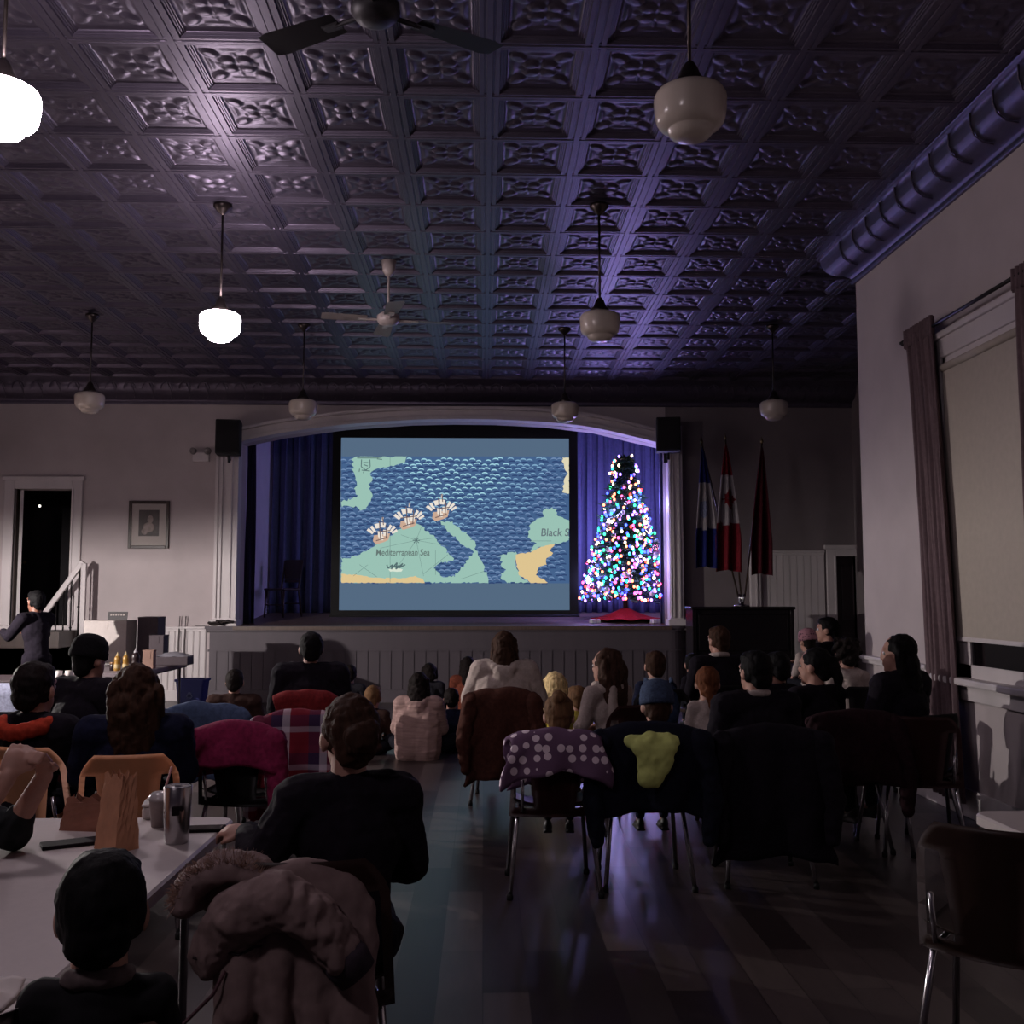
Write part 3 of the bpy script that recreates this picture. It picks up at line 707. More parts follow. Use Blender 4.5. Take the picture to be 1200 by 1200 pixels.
bm = nb(); lathe(bm, [(.02, b0-.02), (.02, b1+.02)], 10, Matrix.Translation((0, YSC, bb)) @ Matrix.Rotation(pi/2, 4, 'Y')); sobj('weight_bar', bm, BFAB, True)
bm = nb(); 
for x in (b0+.5, b1-.5): tube(bm, [(x, YSC, bt+.16), (x, YSC, CEIL-.05)], .006)
sobj('hanger', bm, BFAB)
def projmat(name, col, hot=.35, tint=(120, 120, 200)):
    """projected picture: projector light put in as an even glow of the given colour"""
    m = bpy.data.materials.new(name); m.use_nodes = True; nt = m.node_tree; L = nt.links; nt.nodes.remove(nt.nodes['Principled BSDF'])
    e = nt.nodes.new('ShaderNodeEmission'); e.inputs['Color'].default_value = lin(col)
    L.new(e.outputs[0], nt.nodes['Material Output'].inputs[0]); e.inputs['Strength'].default_value = SCREEN; return m
bm = nb(); box2(bm, (sx0, YSC-.004, sz0), (sx1, YSC+.008, sz1)); sobj('screen_fabric', bm, projmat('screen letterbox', (86, 108, 132)))
def S2(x, y, d=0):                       # photo zoom coordinates of the picture -> screen plane
    p = at(390+x/4.138, 495+y/4.138, YSC); return V((p.x, YSC-.006-d, p.z))
JR = random.Random(5)
def jag(P, amp=9, step=10):
    out = []
    for a, b in zip(P, P[1:]+P[:1]):
        L = math.hypot(b[0]-a[0], b[1]-a[1]); n = max(1, int(L/step)) if amp else 1
        for i in range(n):
            t = i/n; x, y = a[0]+(b[0]-a[0])*t, a[1]+(b[1]-a[1])*t
            if i or amp: x += JR.uniform(-amp, amp); y += JR.uniform(-amp, amp)*.7
            out.append((min(1148, max(40, x)), min(779, max(165, y))))
    return out
from mathutils.geometry import tessellate_polygon
def patch(bm, P, d):
    pts = [S2(x, y, d) for x, y in P]; vs = [bm.verts.new(p) for p in pts]
    for t in tessellate_polygon([pts]):
        try: bm.faces.new([vs[i] for i in t])
        except ValueError: pass
bm = nb(); patch(bm, [(42, 165), (1148, 165), (1148, 780), (40, 780)], 0)
PIC, PICM = nb(), []
def part(name, b, col):
    me_ = bpy.data.meshes.new('t'); b.to_mesh(me_); b.free(); n0 = len(PIC.faces); PIC.from_mesh(me_); bpy.data.meshes.remove(me_); PIC.faces.ensure_lookup_table()
    for fc in PIC.faces[n0:]: fc.material_index = len(PICM)
    PICM.append(projmat(name+' light', col))
part('projected_land', bm, (70, 100, 142))
WV = {0: nb(), 1: nb(), 2: nb(), 3: nb()}
for j in range(26):
    for i in range(33):
        x = 50+i*35+(j % 2)*17+JR.uniform(-8, 8); y = 184+j*23.6+JR.uniform(-7, 7)
        if x > 1126 or y > 772: continue
        hot = math.exp(-(((x-600)/330)**2+((y-200)/260)**2)); k = 2 if hot > .55 else 1 if hot > .18 else 0  # projector hot spot put into the wave colours, brightest at top middle
        r = JR.uniform(12.5, 16)
        up = [(x+r*cos(a), y-r*.72*sin(a)) for a in [pi*t/8 for t in range(9)]]; lo = [(x+r*.9*cos(a)-1, y-r*.34*sin(a)+.8) for a in [pi*t/8 for t in range(9)]]
        patch(WV[k], up+list(reversed(lo)), .001)
        lo2 = [(x+8+r*1.1*cos(a), y+11-r*.42*sin(a)) for a in [pi*t/5 for t in range(6)]]; lo3 = [(x+8+r*.9*cos(a), y+13.5-r*.12*sin(a)) for a in [pi*t/5 for t in range(6)]]
        patch(WV[3], lo2+list(reversed(lo3)), .0008)
for k, c in ((0, (116, 144, 184)), (1, (132, 174, 206)), (2, (166, 218, 232)), (3, (48, 70, 114))): part('projected_wave', WV[k], c)
bm = nb()
for P in ([(90, 172), (108, 166), (355, 166), (350, 190), (320, 205), (215, 222), (185, 240), (195, 270), (175, 300), (190, 345), (185, 370), (175, 405), (140, 428), (115, 410), (44, 405), (44, 380), (95, 372), (125, 355), (105, 330), (120, 300), (110, 270), (100, 230)],
          [(40, 660), (110, 650), (190, 610), (250, 570), (300, 530), (380, 500), (415, 490), (470, 540), (520, 590), (580, 650), (580, 675), (520, 680), (490, 710), (540, 755), (590, 745), (620, 715), (660, 650), (680, 625), (640, 600), (590, 555), (550, 520), (530, 480), (580, 480), (600, 510), (660, 550), (690, 590), (700, 640), (720, 660), (730, 700), (745, 730), (755, 778), (40, 778)],
          [(1030, 420), (1080, 415), (1090, 450), (1145, 480), (1148, 570), (1080, 590), (1000, 610), (960, 625), (980, 590), (950, 560), (960, 500), (985, 470), (1015, 460)],
          [(805, 645), (890, 630), (890, 690), (900, 740), (960, 778), (840, 778), (815, 745), (835, 715), (820, 690)]):
    patch(bm, jag(P), .002)
part('projected_sea', bm, (157, 197, 184))
bm = nb()
for P in ([(40, 735), (130, 740), (220, 755), (350, 755), (400, 745), (440, 760), (445, 778), (40, 778)], [(890, 640), (960, 630), (1000, 605), (1075, 590), (1050, 620), (1065, 635), (1030, 670), (1040, 690), (1000, 700), (985, 740), (1045, 778), (960, 778), (905, 740), (890, 690)]):
    patch(bm, jag(P, 4), .003)
part('projected_desert', bm, (226, 200, 148))
bm = nb(); patch(bm, jag([(1110, 170), (1148, 168), (1148, 345), (1115, 340), (1120, 270), (1138, 250), (1120, 220)], 5), .003); part('projected_coast', bm, (226, 218, 186))
INK = (86, 110, 112)
bm = nb()
def stroke(bm, a, b, w, d):
    dx, dy = b[0]-a[0], b[1]-a[1]; L = math.hypot(dx, dy) or 1; nx_, ny_ = -dy/L*w/2, dx/L*w/2
    patch(bm, [(a[0]+nx_, a[1]+ny_), (b[0]+nx_, b[1]+ny_), (b[0]-nx_, b[1]-ny_), (a[0]-nx_, a[1]-ny_)], d)
for b in ((230, 610), (300, 720), (440, 745), (560, 600), (500, 560), (430, 505), (330, 545)): stroke(bm, (405, 572), b, 1.2, .0035)
for a, b in (((278, 540), (278, 776)), ((498, 620), (498, 740)), ((100, 745), (170, 690)), ((130, 690), (215, 750)), ((440, 735), (560, 640)), ((620, 760), (740, 720)), ((278, 168), (278, 215)), ((950, 575), (1060, 575))): stroke(bm, a, b, 1.4, .0035)
for k in range(8):
    a = k*pi/4; stroke(bm, (405, 572), (405+18*cos(a), 572+18*sin(a)), 3, .0036)
for a, b in (((118, 173), (212, 173)), ((212, 173), (240, 168)), ((214, 177), (240, 180)), ((140, 180), (138, 215)), ((180, 180), (182, 215)), ((138, 215), (160, 232)), ((182, 215), (160, 232)), ((148, 195), (172, 195)), ((150, 205), (170, 212)), ((140, 232), (180, 236)), ((130, 225), (128, 240)), ((152, 236), (148, 246))): stroke(bm, a, b, 4, .0036)
for a, b in (((262, 690), (268, 708)), ((268, 708), (290, 690)), ((290, 690), (284, 712)), ((284, 712), (312, 680)), ((312, 680), (306, 712)), ((306, 712), (340, 684)), ((340, 684), (322, 706)), ((322, 706), (352, 690)), ((300, 698), (336, 694))): stroke(bm, a, b, 6, .004)
part('projected_ink', bm, INK)
bm = nb(); patch(bm, jag([(268, 712), (300, 706), (338, 712), (330, 724), (280, 724)], 3), .0037); part('projected_foam', bm, (220, 232, 216))
def words_on(txt, x0, x1, y0, y1, col, name):
    cu = bpy.data.curves.new(name, 'FONT'); cu.body = txt; cu.size = 1; cu.shear = .1; cu.offset = .012
    o = bpy.data.objects.new(name, cu); COL.objects.link(o); me = bpy.data.meshes.new_from_object(o.evaluated_get(bpy.context.evaluated_depsgraph_get())); bpy.data.objects.remove(o)
    X = [v.co.x for v in me.vertices]; Yv = [v.co.y for v in me.vertices]; ax, bx, ay, by = min(X), max(X), min(Yv), max(Yv)
    for v in me.vertices:
        v.co = S2(x0+(v.co.x-ax)/(bx-ax)*(x1-x0), y1+(v.co.y-ay)/(by-ay)*(y0-y1), .0045)
    b = nb(); b.from_mesh(me); bpy.data.meshes.remove(me); part(name, b, col)
words_on('Mediterranean Sea', 210, 470, 614, 646, (104, 122, 118), 'projected_lettering')
words_on('Black S', 1010, 1146, 514, 552, (104, 118, 124), 'projected_lettering')
for cx, cy in ((240, 528), (370, 458), (527, 416)):
    bm = nb(); patch(bm, [(cx-45, cy+48), (cx-40, cy+20), (cx+38, cy+10), (cx+30, cy+42), (cx+10, cy+52), (cx-30, cy+64)], .005); part('projected_ship_hull', bm, (206, 172, 150))
    bm = nb()
    for dx, dy, a, w, h in ((-58, 0, -.9, 15, 34), (-44, -10, -.6, 14, 36), (-24, -26, -.25, 24, 24), (4, -30, .1, 26, 24), (-10, 14, 0, 24, 30), (16, 8, .05, 24, 30), (34, -14, .5, 13, 38), (50, -10, .75, 13, 36), (60, 2, 1.0, 12, 30), (2, -58, .15, 8, 20), (-4, 34, 0, 22, 20)):
        c, s = cos(a), sin(a); patch(bm, [(cx+dx+px_*c-py_*s, cy+dy+px_*s+py_*c) for px_, py_ in ((-w/2, -h/2), (w/2, -h/2*.9), (w/2*.8, h/2), (-w/2*.8, h/2))], .0055+.0001*(dx % 7))
    part('projected_sails', bm, (240, 230, 218))
    bm = nb()
    for a, b in (((cx-14, cy-50), (cx-8, cy+40)), ((cx+22, cy-30), (cx+18, cy+36)), ((cx-40, cy+6), (cx+40, cy-4)), ((cx-30, cy+46), (cx+26, cy+30)), ((cx+2, cy-70), (cx+6, cy-30))): stroke(bm, a, b, 4.5, .0065)
    part('projected_masts', bm, (112, 92, 92))

bmesh.ops.translate(PIC, verts=PIC.verts[:], vec=-V(scr.location)); me_ = bpy.data.meshes.new('projected_map'); PIC.to_mesh(me_); PIC.free()
for m in PICM: me_.materials.append(m)
o = bpy.data.objects.new('projected_map', me_); COL.objects.link(o); o.parent = scr; o['label'] = 'bright sea map picture with three ships'
# speakers, emergency light, portrait
SPK = mat('speaker cabinet', (17, 15, 18), .7, 0, .08)
def speaker(px, py, label, side):
    c = at(px, py, 14.85)
    t = thing('loudspeaker', label, 'speaker', (c.x, c.y, c.z-.25), side*radians(8), 'wall speakers beside the arch')
    bm = nb(); box2(bm, (-.175, -.14, 0), (.175, .14, .50), .015); obj('cabinet', bm, SPK, t)
    bm = nb(); box2(bm, (-.155, -.152, .02), (.155, -.138, .48), .006); obj('grille', bm, mat('speaker grille', (24, 22, 25), .9, 0, .3, 200, .5), t)
    bm = nb(); tube(bm, [(0, .1, -.10), (0, .1, .05)], .02); tube(bm, [(0, .1, -.08), (0, .3, -.02)], .018); box2(bm, (-.06, .28, -.12), (.06, .31, .10)); obj('wall_bracket', bm, SPK, t)
speaker(268, 513, 'black loudspeaker mounted above the left pilaster', 1); speaker(783, 510, 'black loudspeaker mounted above the right pilaster by the tree', -1)
c = at(237, 536, YB)
t = thing('emergency_light', 'white twin head emergency light on the wall left of the stage', 'emergency light', (c.x, c.y, c.z))
bm = nb(); box2(bm, (-.12, -.09, -.07), (.12, 0, .07), .012); obj('housing', bm, WHITE, t)
for s in (-1, 1):
    bm = nb(); lathe(bm, [(.0, 0), (.03, .0), (.055, .06), (.05, .07), (0, .07)], 14, Matrix.Translation((s*.09, -.06, .10)) @ Euler((radians(110), 0, radians(20*s))).to_matrix().to_4x4()); obj('lamp_head', bm, mat('grey lamp head', (120, 112, 112), .4), t, True)
c0, c1_ = at(152, 587, YB), at(198, 643, YB); w, h = (c1_.x-c0.x)/2, (c0.z-c1_.z)/2
t = thing('framed_portrait', 'framed portrait photograph with wide pale mat on the left wall', 'picture', (c0.x+w, YB-.012, c1_.z+h))
bm = nb(); f_ = .045
box2(bm, (-w, -.025, -h), (-w+f_, .01, h), .006); box2(bm, (w-f_, -.025, -h), (w, .01, h), .006); box2(bm, (-w+f_, -.025, h-f_), (w-f_, .01, h), .006); box2(bm, (-w+f_, -.025, -h), (w-f_, .01, -h+f_), .006); obj('frame', bm, DARKW, t)
bm = nb(); box2(bm, (-w+f_, -.006, -h+f_), (w-f_, .006, h-f_)); obj('mat_board', bm, mat('mat board', (176, 166, 162), .9, 0, .02), t)
bm = nb(); box2(bm, (-w*.5, -.009, -h*.48), (w*.5, -.005, h*.62)); obj('print', bm, mat('grey photo print', (66, 56, 56), .5, 0, .3, 8), t)
bm = nb()
for cx, cz, rx, rz_ in ((.02, .08, .045, .06), (0, -.04, .09, .075), (-.06, -.10, .05, .05)): ell(bm, (cx, -.009, cz), (rx, .003, rz_))
obj('portrait_figure', bm, mat('pale photo figure', (140, 126, 122), .6, 0, .3, 15), t, True)

# chair on the stage
def wood_chair(loc, rz, label):
    t = thing('wooden_chair', label, 'chair', loc, rz)
    bm = nb(); box2(bm, (-.21, -.2, .43), (.21, .21, .465), .012); obj('seat', bm, DARKW, t)
    for x, y in ((-.18, .18), (.18, .18)):
        bm = nb(); tube(bm, [(x, y, .43), (x*1.08, y*1.1, 0)], [.02, .014]); obj('leg', bm, DARKW, t, True)
    for x in (-.18, .18):
        bm = nb(); tube(bm, [(x*1.08, -.24, 0), (x, -.18, .45), (x, -.26, .92)], [.014, .02, .016]); obj('leg', bm, DARKW, t, True)
    bm = nb()
    for z in (.58, .70, .82, .9): box2(bm, (-.17, -.255+.0*z-.05*(z-.6), z-.022), (.17, -.235-.05*(z-.6), z+.028), .006)
    box2(bm, (-.17, -.25, .62), (.17, -.238, .9)); obj('backrest', bm, DARKW, t)
    bm = nb(); tube(bm, [(-.18, .18, .2), (.18, .18, .2)], .01); tube(bm, [(-.18, -.2, .22), (.18, -.2, .22)], .01); obj('stretcher', bm, DARKW, t)
p = at(331, 700, 16.6); wood_chair((p.x, 16.6, LIPZ+RAKE*(16.6-YB)/(YS-YB)), radians(150), 'dark wooden chair on the stage against the left backdrop curtain')
# ------------------------------------------------------------------ Christmas tree
TY = 16.1
tb = at(733, 700, TY); TZ = LIPZ+RAKE*(TY-YB)/(YS-YB)
TTOP = at(738, 531, TY).z; TH = TTOP-TZ
tree = thing('christmas_tree', 'tall lit artificial Christmas tree on the right of the stage', 'Christmas tree', (tb.x, TY, TZ))
NEED = mat('tree needles', (26, 62, 44), .6, 0, .3, 40)
TR = random.Random(3)
def trad(z): 
    t = min(1, (z-.28)/(TH-.28)); return .68*(1-t)**.85+.045 if t >= 0 else 0
bm = nb()
tips = []
for i in range(250):
    t = (i+.5)/250; z = .30+(TH-.36)*(1-(1-t)**.62 if False else t**.8*1.0); a = i*2.39996; L = trad(z)*TR.uniform(.82, 1.05)
    base = V((0, 0, z+.06*L)); tip = V((L*cos(a), L*sin(a), z-.10*L+TR.uniform(-.03, .03))); tips.append((tip, a))
    d = (tip-base); n = max(5, int(L/.045))
    for j in range(n):
        f = (j+1)/n; p = base+d*f
        for s in (-1, 1, 0):
            ln = (.14*(1.15-f*.6) if s else .10)*TR.uniform(.8, 1.2)
            q = (d.normalized()*.75+V((-sin(a), cos(a), 0))*s*.8+V((0, 0, TR.uniform(-.25, .45)))).normalized()
            w = q.cross(V((0, 0, 1))).normalized()*.016; u = q.cross(w).normalized()*.012
            e0 = p+q*ln*.5; e1 = p+q*ln
            vs = [bm.verts.new(v) for v in (p, e0+w, e1, e0-w, e0+u, e0-u)]
            for tri in ((0, 1, 4), (1, 2, 4), (2, 3, 4), (3, 0, 4), (1, 0, 5), (2, 1, 5), (3, 2, 5), (0, 3, 5)): bm.faces.new([vs[k] for k in tri])
obj('foliage', bm, NEED, tree)
bm = nb(); lathe(bm, [(.04, .06), (.035, TH*.5), (.012, TH-.05)], 10); obj('trunk', bm, DARKW, tree, True)
bm = nb()
for k in range(4):
    a = k*pi/2+.4; tube(bm, [(.03*cos(a), .03*sin(a), .14), (.28*cos(a), .28*sin(a), .012)], .012)
obj('stand', bm, mat('dark metal', (40, 36, 38), .4, .8, .05), tree)
bm = nb()
def f(u, v):
    a = u*2*pi; r = .05+.50*v; return V((r*cos(a), r*sin(a), .17*(1-v)**1.6+.02+.012*sin(a*9)*v))
grid(bm, f, 72, 8); sk = tag(obj('tree_skirt', bm, cloth('red velvet', (150, 26, 34)), None, True), 'red tree skirt spread under the Christmas tree', 'tree skirt'); sk.location = tree.location; solid(sk, .008)
# string of lights
st = thing('string_lights', 'multicolour string lights wound round the Christmas tree', 'string lights', tree.location)
bm = nb(); pts = []
for i in range(700):
    t = i/699; z = .32+(TH-.42)*t; a = t*2*pi*15; r = trad(z)*.92; pts.append((r*cos(a), r*sin(a), z-.04*r))
tube(bm, pts, .004, 4); obj('wire', bm, mat('green wire', (16, 34, 22), .6), st)
BC = [((255, 120, 90), 5), ((40, 220, 200), 5), ((60, 80, 255), 8), ((255, 80, 150), 4), ((150, 110, 255), 7), ((50, 230, 130), 3), ((255, 220, 190), 4), ((255, 60, 50), 2)]
BP = [(0, -.019), (.013, -.014), (.0195, 0), (.018, .014), (.010, .026), (0, .028)]
bl_ = [emat('bulb colour %d' % i, c, BULB) for i, (c, w) in enumerate(BC)]
wts = [w for c, w in BC]
bm = nb(); lathe(bm, BP, 8); bme = mesh('bulb', bm, True)
rest = {}
allb = []
for i in range(500):
    t = (i+.5)/500; z = .30+(TH-.36)*(1-sqrt(1-t*.985)); a = i*2.39996 if i % 2 else -pi/2+math.asin(TR.uniform(-.97, .97)); r = trad(z)*TR.uniform(.9, 1.06)
    allb.append((V((r*cos(a), r*sin(a), z)), TR.choices(range(len(BC)), wts)[0]))
for i in range(26):
    z = TH-.05-.34*TR.random(); a = TR.uniform(0, 2*pi); r = trad(z)*1.1+.045; allb.append((V((r*cos(a), r*sin(a), z)), TR.choice((6, 6, 0, 4, 1))))
front = sorted(range(len(allb)), key=lambda i: allb[i][0].y)[:150]
pick = set(TR.sample(front, 100))
for i, (p, c) in enumerate(allb):
    if i in pick: o = link('bulb', bme, bl_[c], st); o.location = p; o.rotation_euler = (TR.uniform(-.6, .6), TR.uniform(-.6, .6), 0)
    else:
        rest.setdefault(c, nb()); lathe(rest[c], BP, 8, Matrix.Translation(p))
# the remaining bulbs: one mesh, one slot a colour
bm = nb(); k = 0; mats_ = []
for c, b in rest.items():
    me_ = bpy.data.meshes.new('t'); b.to_mesh(me_); b.free(); n0 = len(bm.faces); bm.from_mesh(me_); bm.faces.ensure_lookup_table()
    for fc in bm.faces[n0:]: fc.material_index = k; fc.smooth = True
    mats_.append(bl_[c]); k += 1; bpy.data.meshes.remove(me_)
me_ = bpy.data.meshes.new('bulbs'); bm.to_mesh(me_); bm.free()
for m in mats_: me_.materials.append(m)
o = bpy.data.objects.new('bulb_strand', me_); COL.objects.link(o); o.parent = st; o['kind'] = 'stuff'
# baubles
BAUB = [('silver', mat('silver glass', (210, 208, 220), .12, 1, .02)), ('pink', mat('pink glass', (214, 150, 176), .15, .9, .02)), ('pearl', mat('pearl white', (220, 212, 222), .25, .2, .02))]
bm = nb(); ell(bm, (0, 0, 0), (.036, .036, .036), None, 20); bs = mesh('ball', bm, True)
bm = nb(); lathe(bm, [(0, .045), (.010, .045), (.011, .032), (.0, .03)], 10); tube(bm, [(.006*cos(a), 0, .05+.006*sin(a)) for a in [pi*j/6 for j in range(7)]], .0015, 5); bc = mesh('hanging_cap', bm, True)
for i in range(46):
    t = (i+.5)/46; z = .34+(TH-.6)*(1-sqrt(1-t*.96)); a = -pi/2+TR.uniform(-1.35, 1.35); r = trad(z)*1.04
    n, m = BAUB[TR.choices((0, 1, 2), (5, 2, 3))[0]]
    q = thing('bauble', '%s glass bauble hung among the lights of the Christmas tree' % n, 'bauble', tree.location+V((r*cos(a), r*sin(a), z-.03)), 0, '%s baubles on the tree' % n)
    s_ = TR.uniform(.8, 1.2); q.scale = (s_,)*3
    link('ball', bs, m, q); link('hanging_cap', bc, CHROME, q)
PAPER = mat('white gift paper', (214, 210, 214), .6, 0, .03)
for px, lab in ((697, 'small white gift on the left edge of the red tree skirt'), (768, 'small white gift on the right edge of the red tree skirt')):
    p = at(px, 720, TY-.45); z = LIPZ+RAKE*(TY-.45-YB)/(YS-YB)
    q = thing('gift_box', lab, 'gift', (p.x, TY-.45, z), .4)
    bm = nb(); box2(bm, (-.07, -.05, 0), (.07, .05, .06), .004); obj('box', bm, PAPER, q)
    bm = nb(); box2(bm, (-.072, -.012, -.0), (.072, .012, .063)); box2(bm, (-.012, -.052, 0), (.012, .052, .063)); obj('ribbon', bm, mat('pale ribbon', (190, 180, 205), .4, 0, .03), q)

# ------------------------------------------------------------------ piano and flags
PIA = mat('black piano lacquer', (20, 15, 16), .25, 0, .05, coat=.3)
pl, pr = at(811, 711, 13.7), at(930, 711, 13.7); px0, px1, pz = pl.x, pr.x, min(pl.z, 1.42)
t = thing('upright_piano', 'black upright piano below the three flags', 'piano', ((px0+px1)/2, 13.7, 0)); w = (px1-px0)/2
bm = nb(); box2(bm, (-w+.03, .02, .08), (w-.03, .42, pz-.04), .006); box2(bm, (-w, -.02, 0), (-w+.05, .44, pz-.04), .006); box2(bm, (w-.05, -.02, 0), (w, .44, pz-.04), .006); obj('case', bm, PIA, t)
bm = nb(); box2(bm, (-w-.02, -.03, pz-.04), (w+.02, .46, pz), .01); obj('lid', bm, PIA, t)
bm = nb(); box2(bm, (-w+.08, .0, .80), (w-.08, .03, pz-.1), .012); box2(bm, (-w+.08, .0, .14), (w-.08, .03, .56), .012); obj('front_panel', bm, PIA, t)
bm = nb(); box2(bm, (-w, -.28, .58), (w, .04, .66), .01); box2(bm, (-w, -.28, .66), (-w+.07, .04, .74), .01); box2(bm, (w-.07, -.28, .66), (w, .04, .74), .01); obj('key_bed', bm, PIA, t)
bm = nb()
for i in range(52): box2(bm, (-w+.09+i*(2*w-.18)/52+.001, -.25, .66), (-w+.09+(i+1)*(2*w-.18)/52-.001, -.10, .68))
obj('white_keys', bm, mat('ivory keys', (206, 198, 184), .3, 0, .02), t)
bm = nb()
for i in range(51):
    if i % 7 in (2, 6): continue
    x = -w+.09+(i+1)*(2*w-.18)/52; box2(bm, (x-.006, -.20, .68), (x+.006, -.10, .692))
obj('black_keys', bm, BLACKP, t)
for s in (-1, 1):
    bm = nb(); lathe(bm, [(.03, 0), (.04, .04), (.025, .12), (.035, .3), (.045, .5), (.05, .58)], 14, Matrix.Translation((s*(w-.06), -.23, 0))); obj('leg', bm, PIA, t, True)
fb = at(869, 706, 13.9)
stz = pz
stn = thing('flag_stand', 'small chrome flag stand on top of the black piano', 'flag stand', (fb.x, 13.9, stz))
bm = nb(); lathe(bm, [(0, 0), (.11, 0), (.11, .02), (.04, .035), (.03, .06), (0, .06)], 20); obj('base', bm, CHROME, stn, True)
for dx in (-.035, 0, .04):
    bm = nb(); tube(bm, [(dx*.5, -.0, .05), (dx, -.0, .17)], .016); obj('socket', bm, CHROME, stn, True)
def flag(px, pyt, x_base, px0f, px1f, pyb, label, bands, dx, emblem):
    top = at(px, pyt, 13.9); b = V((fb.x+dx, 13.9, stz+.12))
    t = thing('flag', label, 'flag', b)
    rel = top-b
    bm = nb(); tube(bm, [(0, 0, 0), rel], .012, 10); obj('pole', bm, mat('flag pole', (70, 56, 46), .35, .2, .1), t, True)
    bm = nb(); lathe(bm, [(0, -.01), (.02, 0), (.018, .03), (.007, .06), (0, .09)], 10, Matrix.Translation(rel)); obj('finial', bm, mat('gold finial', (130, 116, 86), .3, .9, .05), t, True)
    xl, xr, zb = at(px0f, 600, 13.9).x-b.x, at(px1f, 600, 13.9).x-b.x, at(px, pyb, 13.9).z-b.z
    zt = rel.z-.06
    def f(u, v):
        # cloth gathered at the pole top, spreading into folds below
        s = min(1, v*1.35)**.75; x = (rel.x*(1-v*.10))*(1-s)+(xl+(xr-xl)*u)*s; A = .06*s
        z = zt+(zb-zt)*v + .10*(u-.5)*(1-v)*0 - .06*abs(u-.45)*v
        return V((x, -.03-A*sin(u*13+v*2)-.02*s, z))
    bm = nb(); grid(bm, f, 40, 40)
    for fc in bm.faces:
        zc = (fc.calc_center_median().z-zb)/(zt-zb); fc.material_index = 0
        for i, (lo, _) in enumerate(bands):
            if zc >= lo: fc.material_index = i
        fc.smooth = True
    me = bpy.data.meshes.new('cloth'); bm.to_mesh(me); bm.free()
    for _, m in bands: me.materials.append(m)
    o = bpy.data.objects.new('cloth', me); COL.objects.link(o); o.parent = t; solid(o, .004)
    if emblem:
        poly, m, cz, sz, uc = emblem
        bm = nb()
        zc0 = zb+(zt-zb)*cz
        bv = [bm.verts.new((x, z, 0)) for x, z in poly]
        for tri in tessellate_polygon([[V((x, z, 0)) for x, z in poly]]):
            bm.faces.new([bv[k] for k in tri])
        bmesh.ops.subdivide_edges(bm, edges=bm.edges[:], cuts=5, use_grid_fill=True)
        bmesh.ops.triangulate(bm, faces=bm.faces[:])
        for w_ in bm.verts:
            x, z = w_.co.x, w_.co.y
            v_ = (zt-(zc0+z*sz))/(zt-zb); u_ = uc+x*sz/(xr-xl)
            w_.co = f(min(1, max(0, u_)), min(1, max(0, v_)))+V((0, -.010, 0))
        o2 = obj('emblem', bm, m, t); solid(o2, .003)
    return t
FB, FW, FR, FD = cloth('flag blue', (26, 32, 92), .8), cloth('flag white', (150, 142, 146), .8, .06), cloth('flag red', (104, 22, 32), .8), cloth('flag dark red', (68, 18, 28), .8)
leaf = [(0, .5), (.1, .32), (.2, .37), (.16, .12), (.3, .26), (.34, .17), (.48, .2), (.42, .05), (.48, 0), (.22, -.2), (.26, -.3), (.03, -.26), (.03, -.5), (-.03, -.5), (-.03, -.26), (-.26, -.3), (-.22, -.2), (-.48, 0), (-.42, .05), (-.48, .2), (-.34, .17), (-.3, .26), (-.16, .12), (-.2, .37), (-.1, .32)]
leafr = [(z, -x) for x, z in leaf]
shield = [(-.3, .4), (.3, .4), (.3, 0), (.2, -.3), (0, -.5), (-.2, -.3), (-.3, 0)]
flag(822, 519, 0, 813, 838, 664, 'blue and white flag with a crest, leftmost of three on the piano', [(0, FB), (.31, FW), (.70, FB)], -.04, (shield, cloth('crest grey blue', (120, 124, 150)), .48, .26, .42))
flag(850, 515, 0, 836, 866, 668, 'red and white flag with a maple leaf, middle of three', [(0, FR), (.36, FW), (.74, FR)], 0, (leafr, FR, .56, .28, .6))
flag(893, 519, 0, 877, 902, 672, 'dark red flag hanging limp, rightmost of three on the piano', [(0, FD)], .045, None)
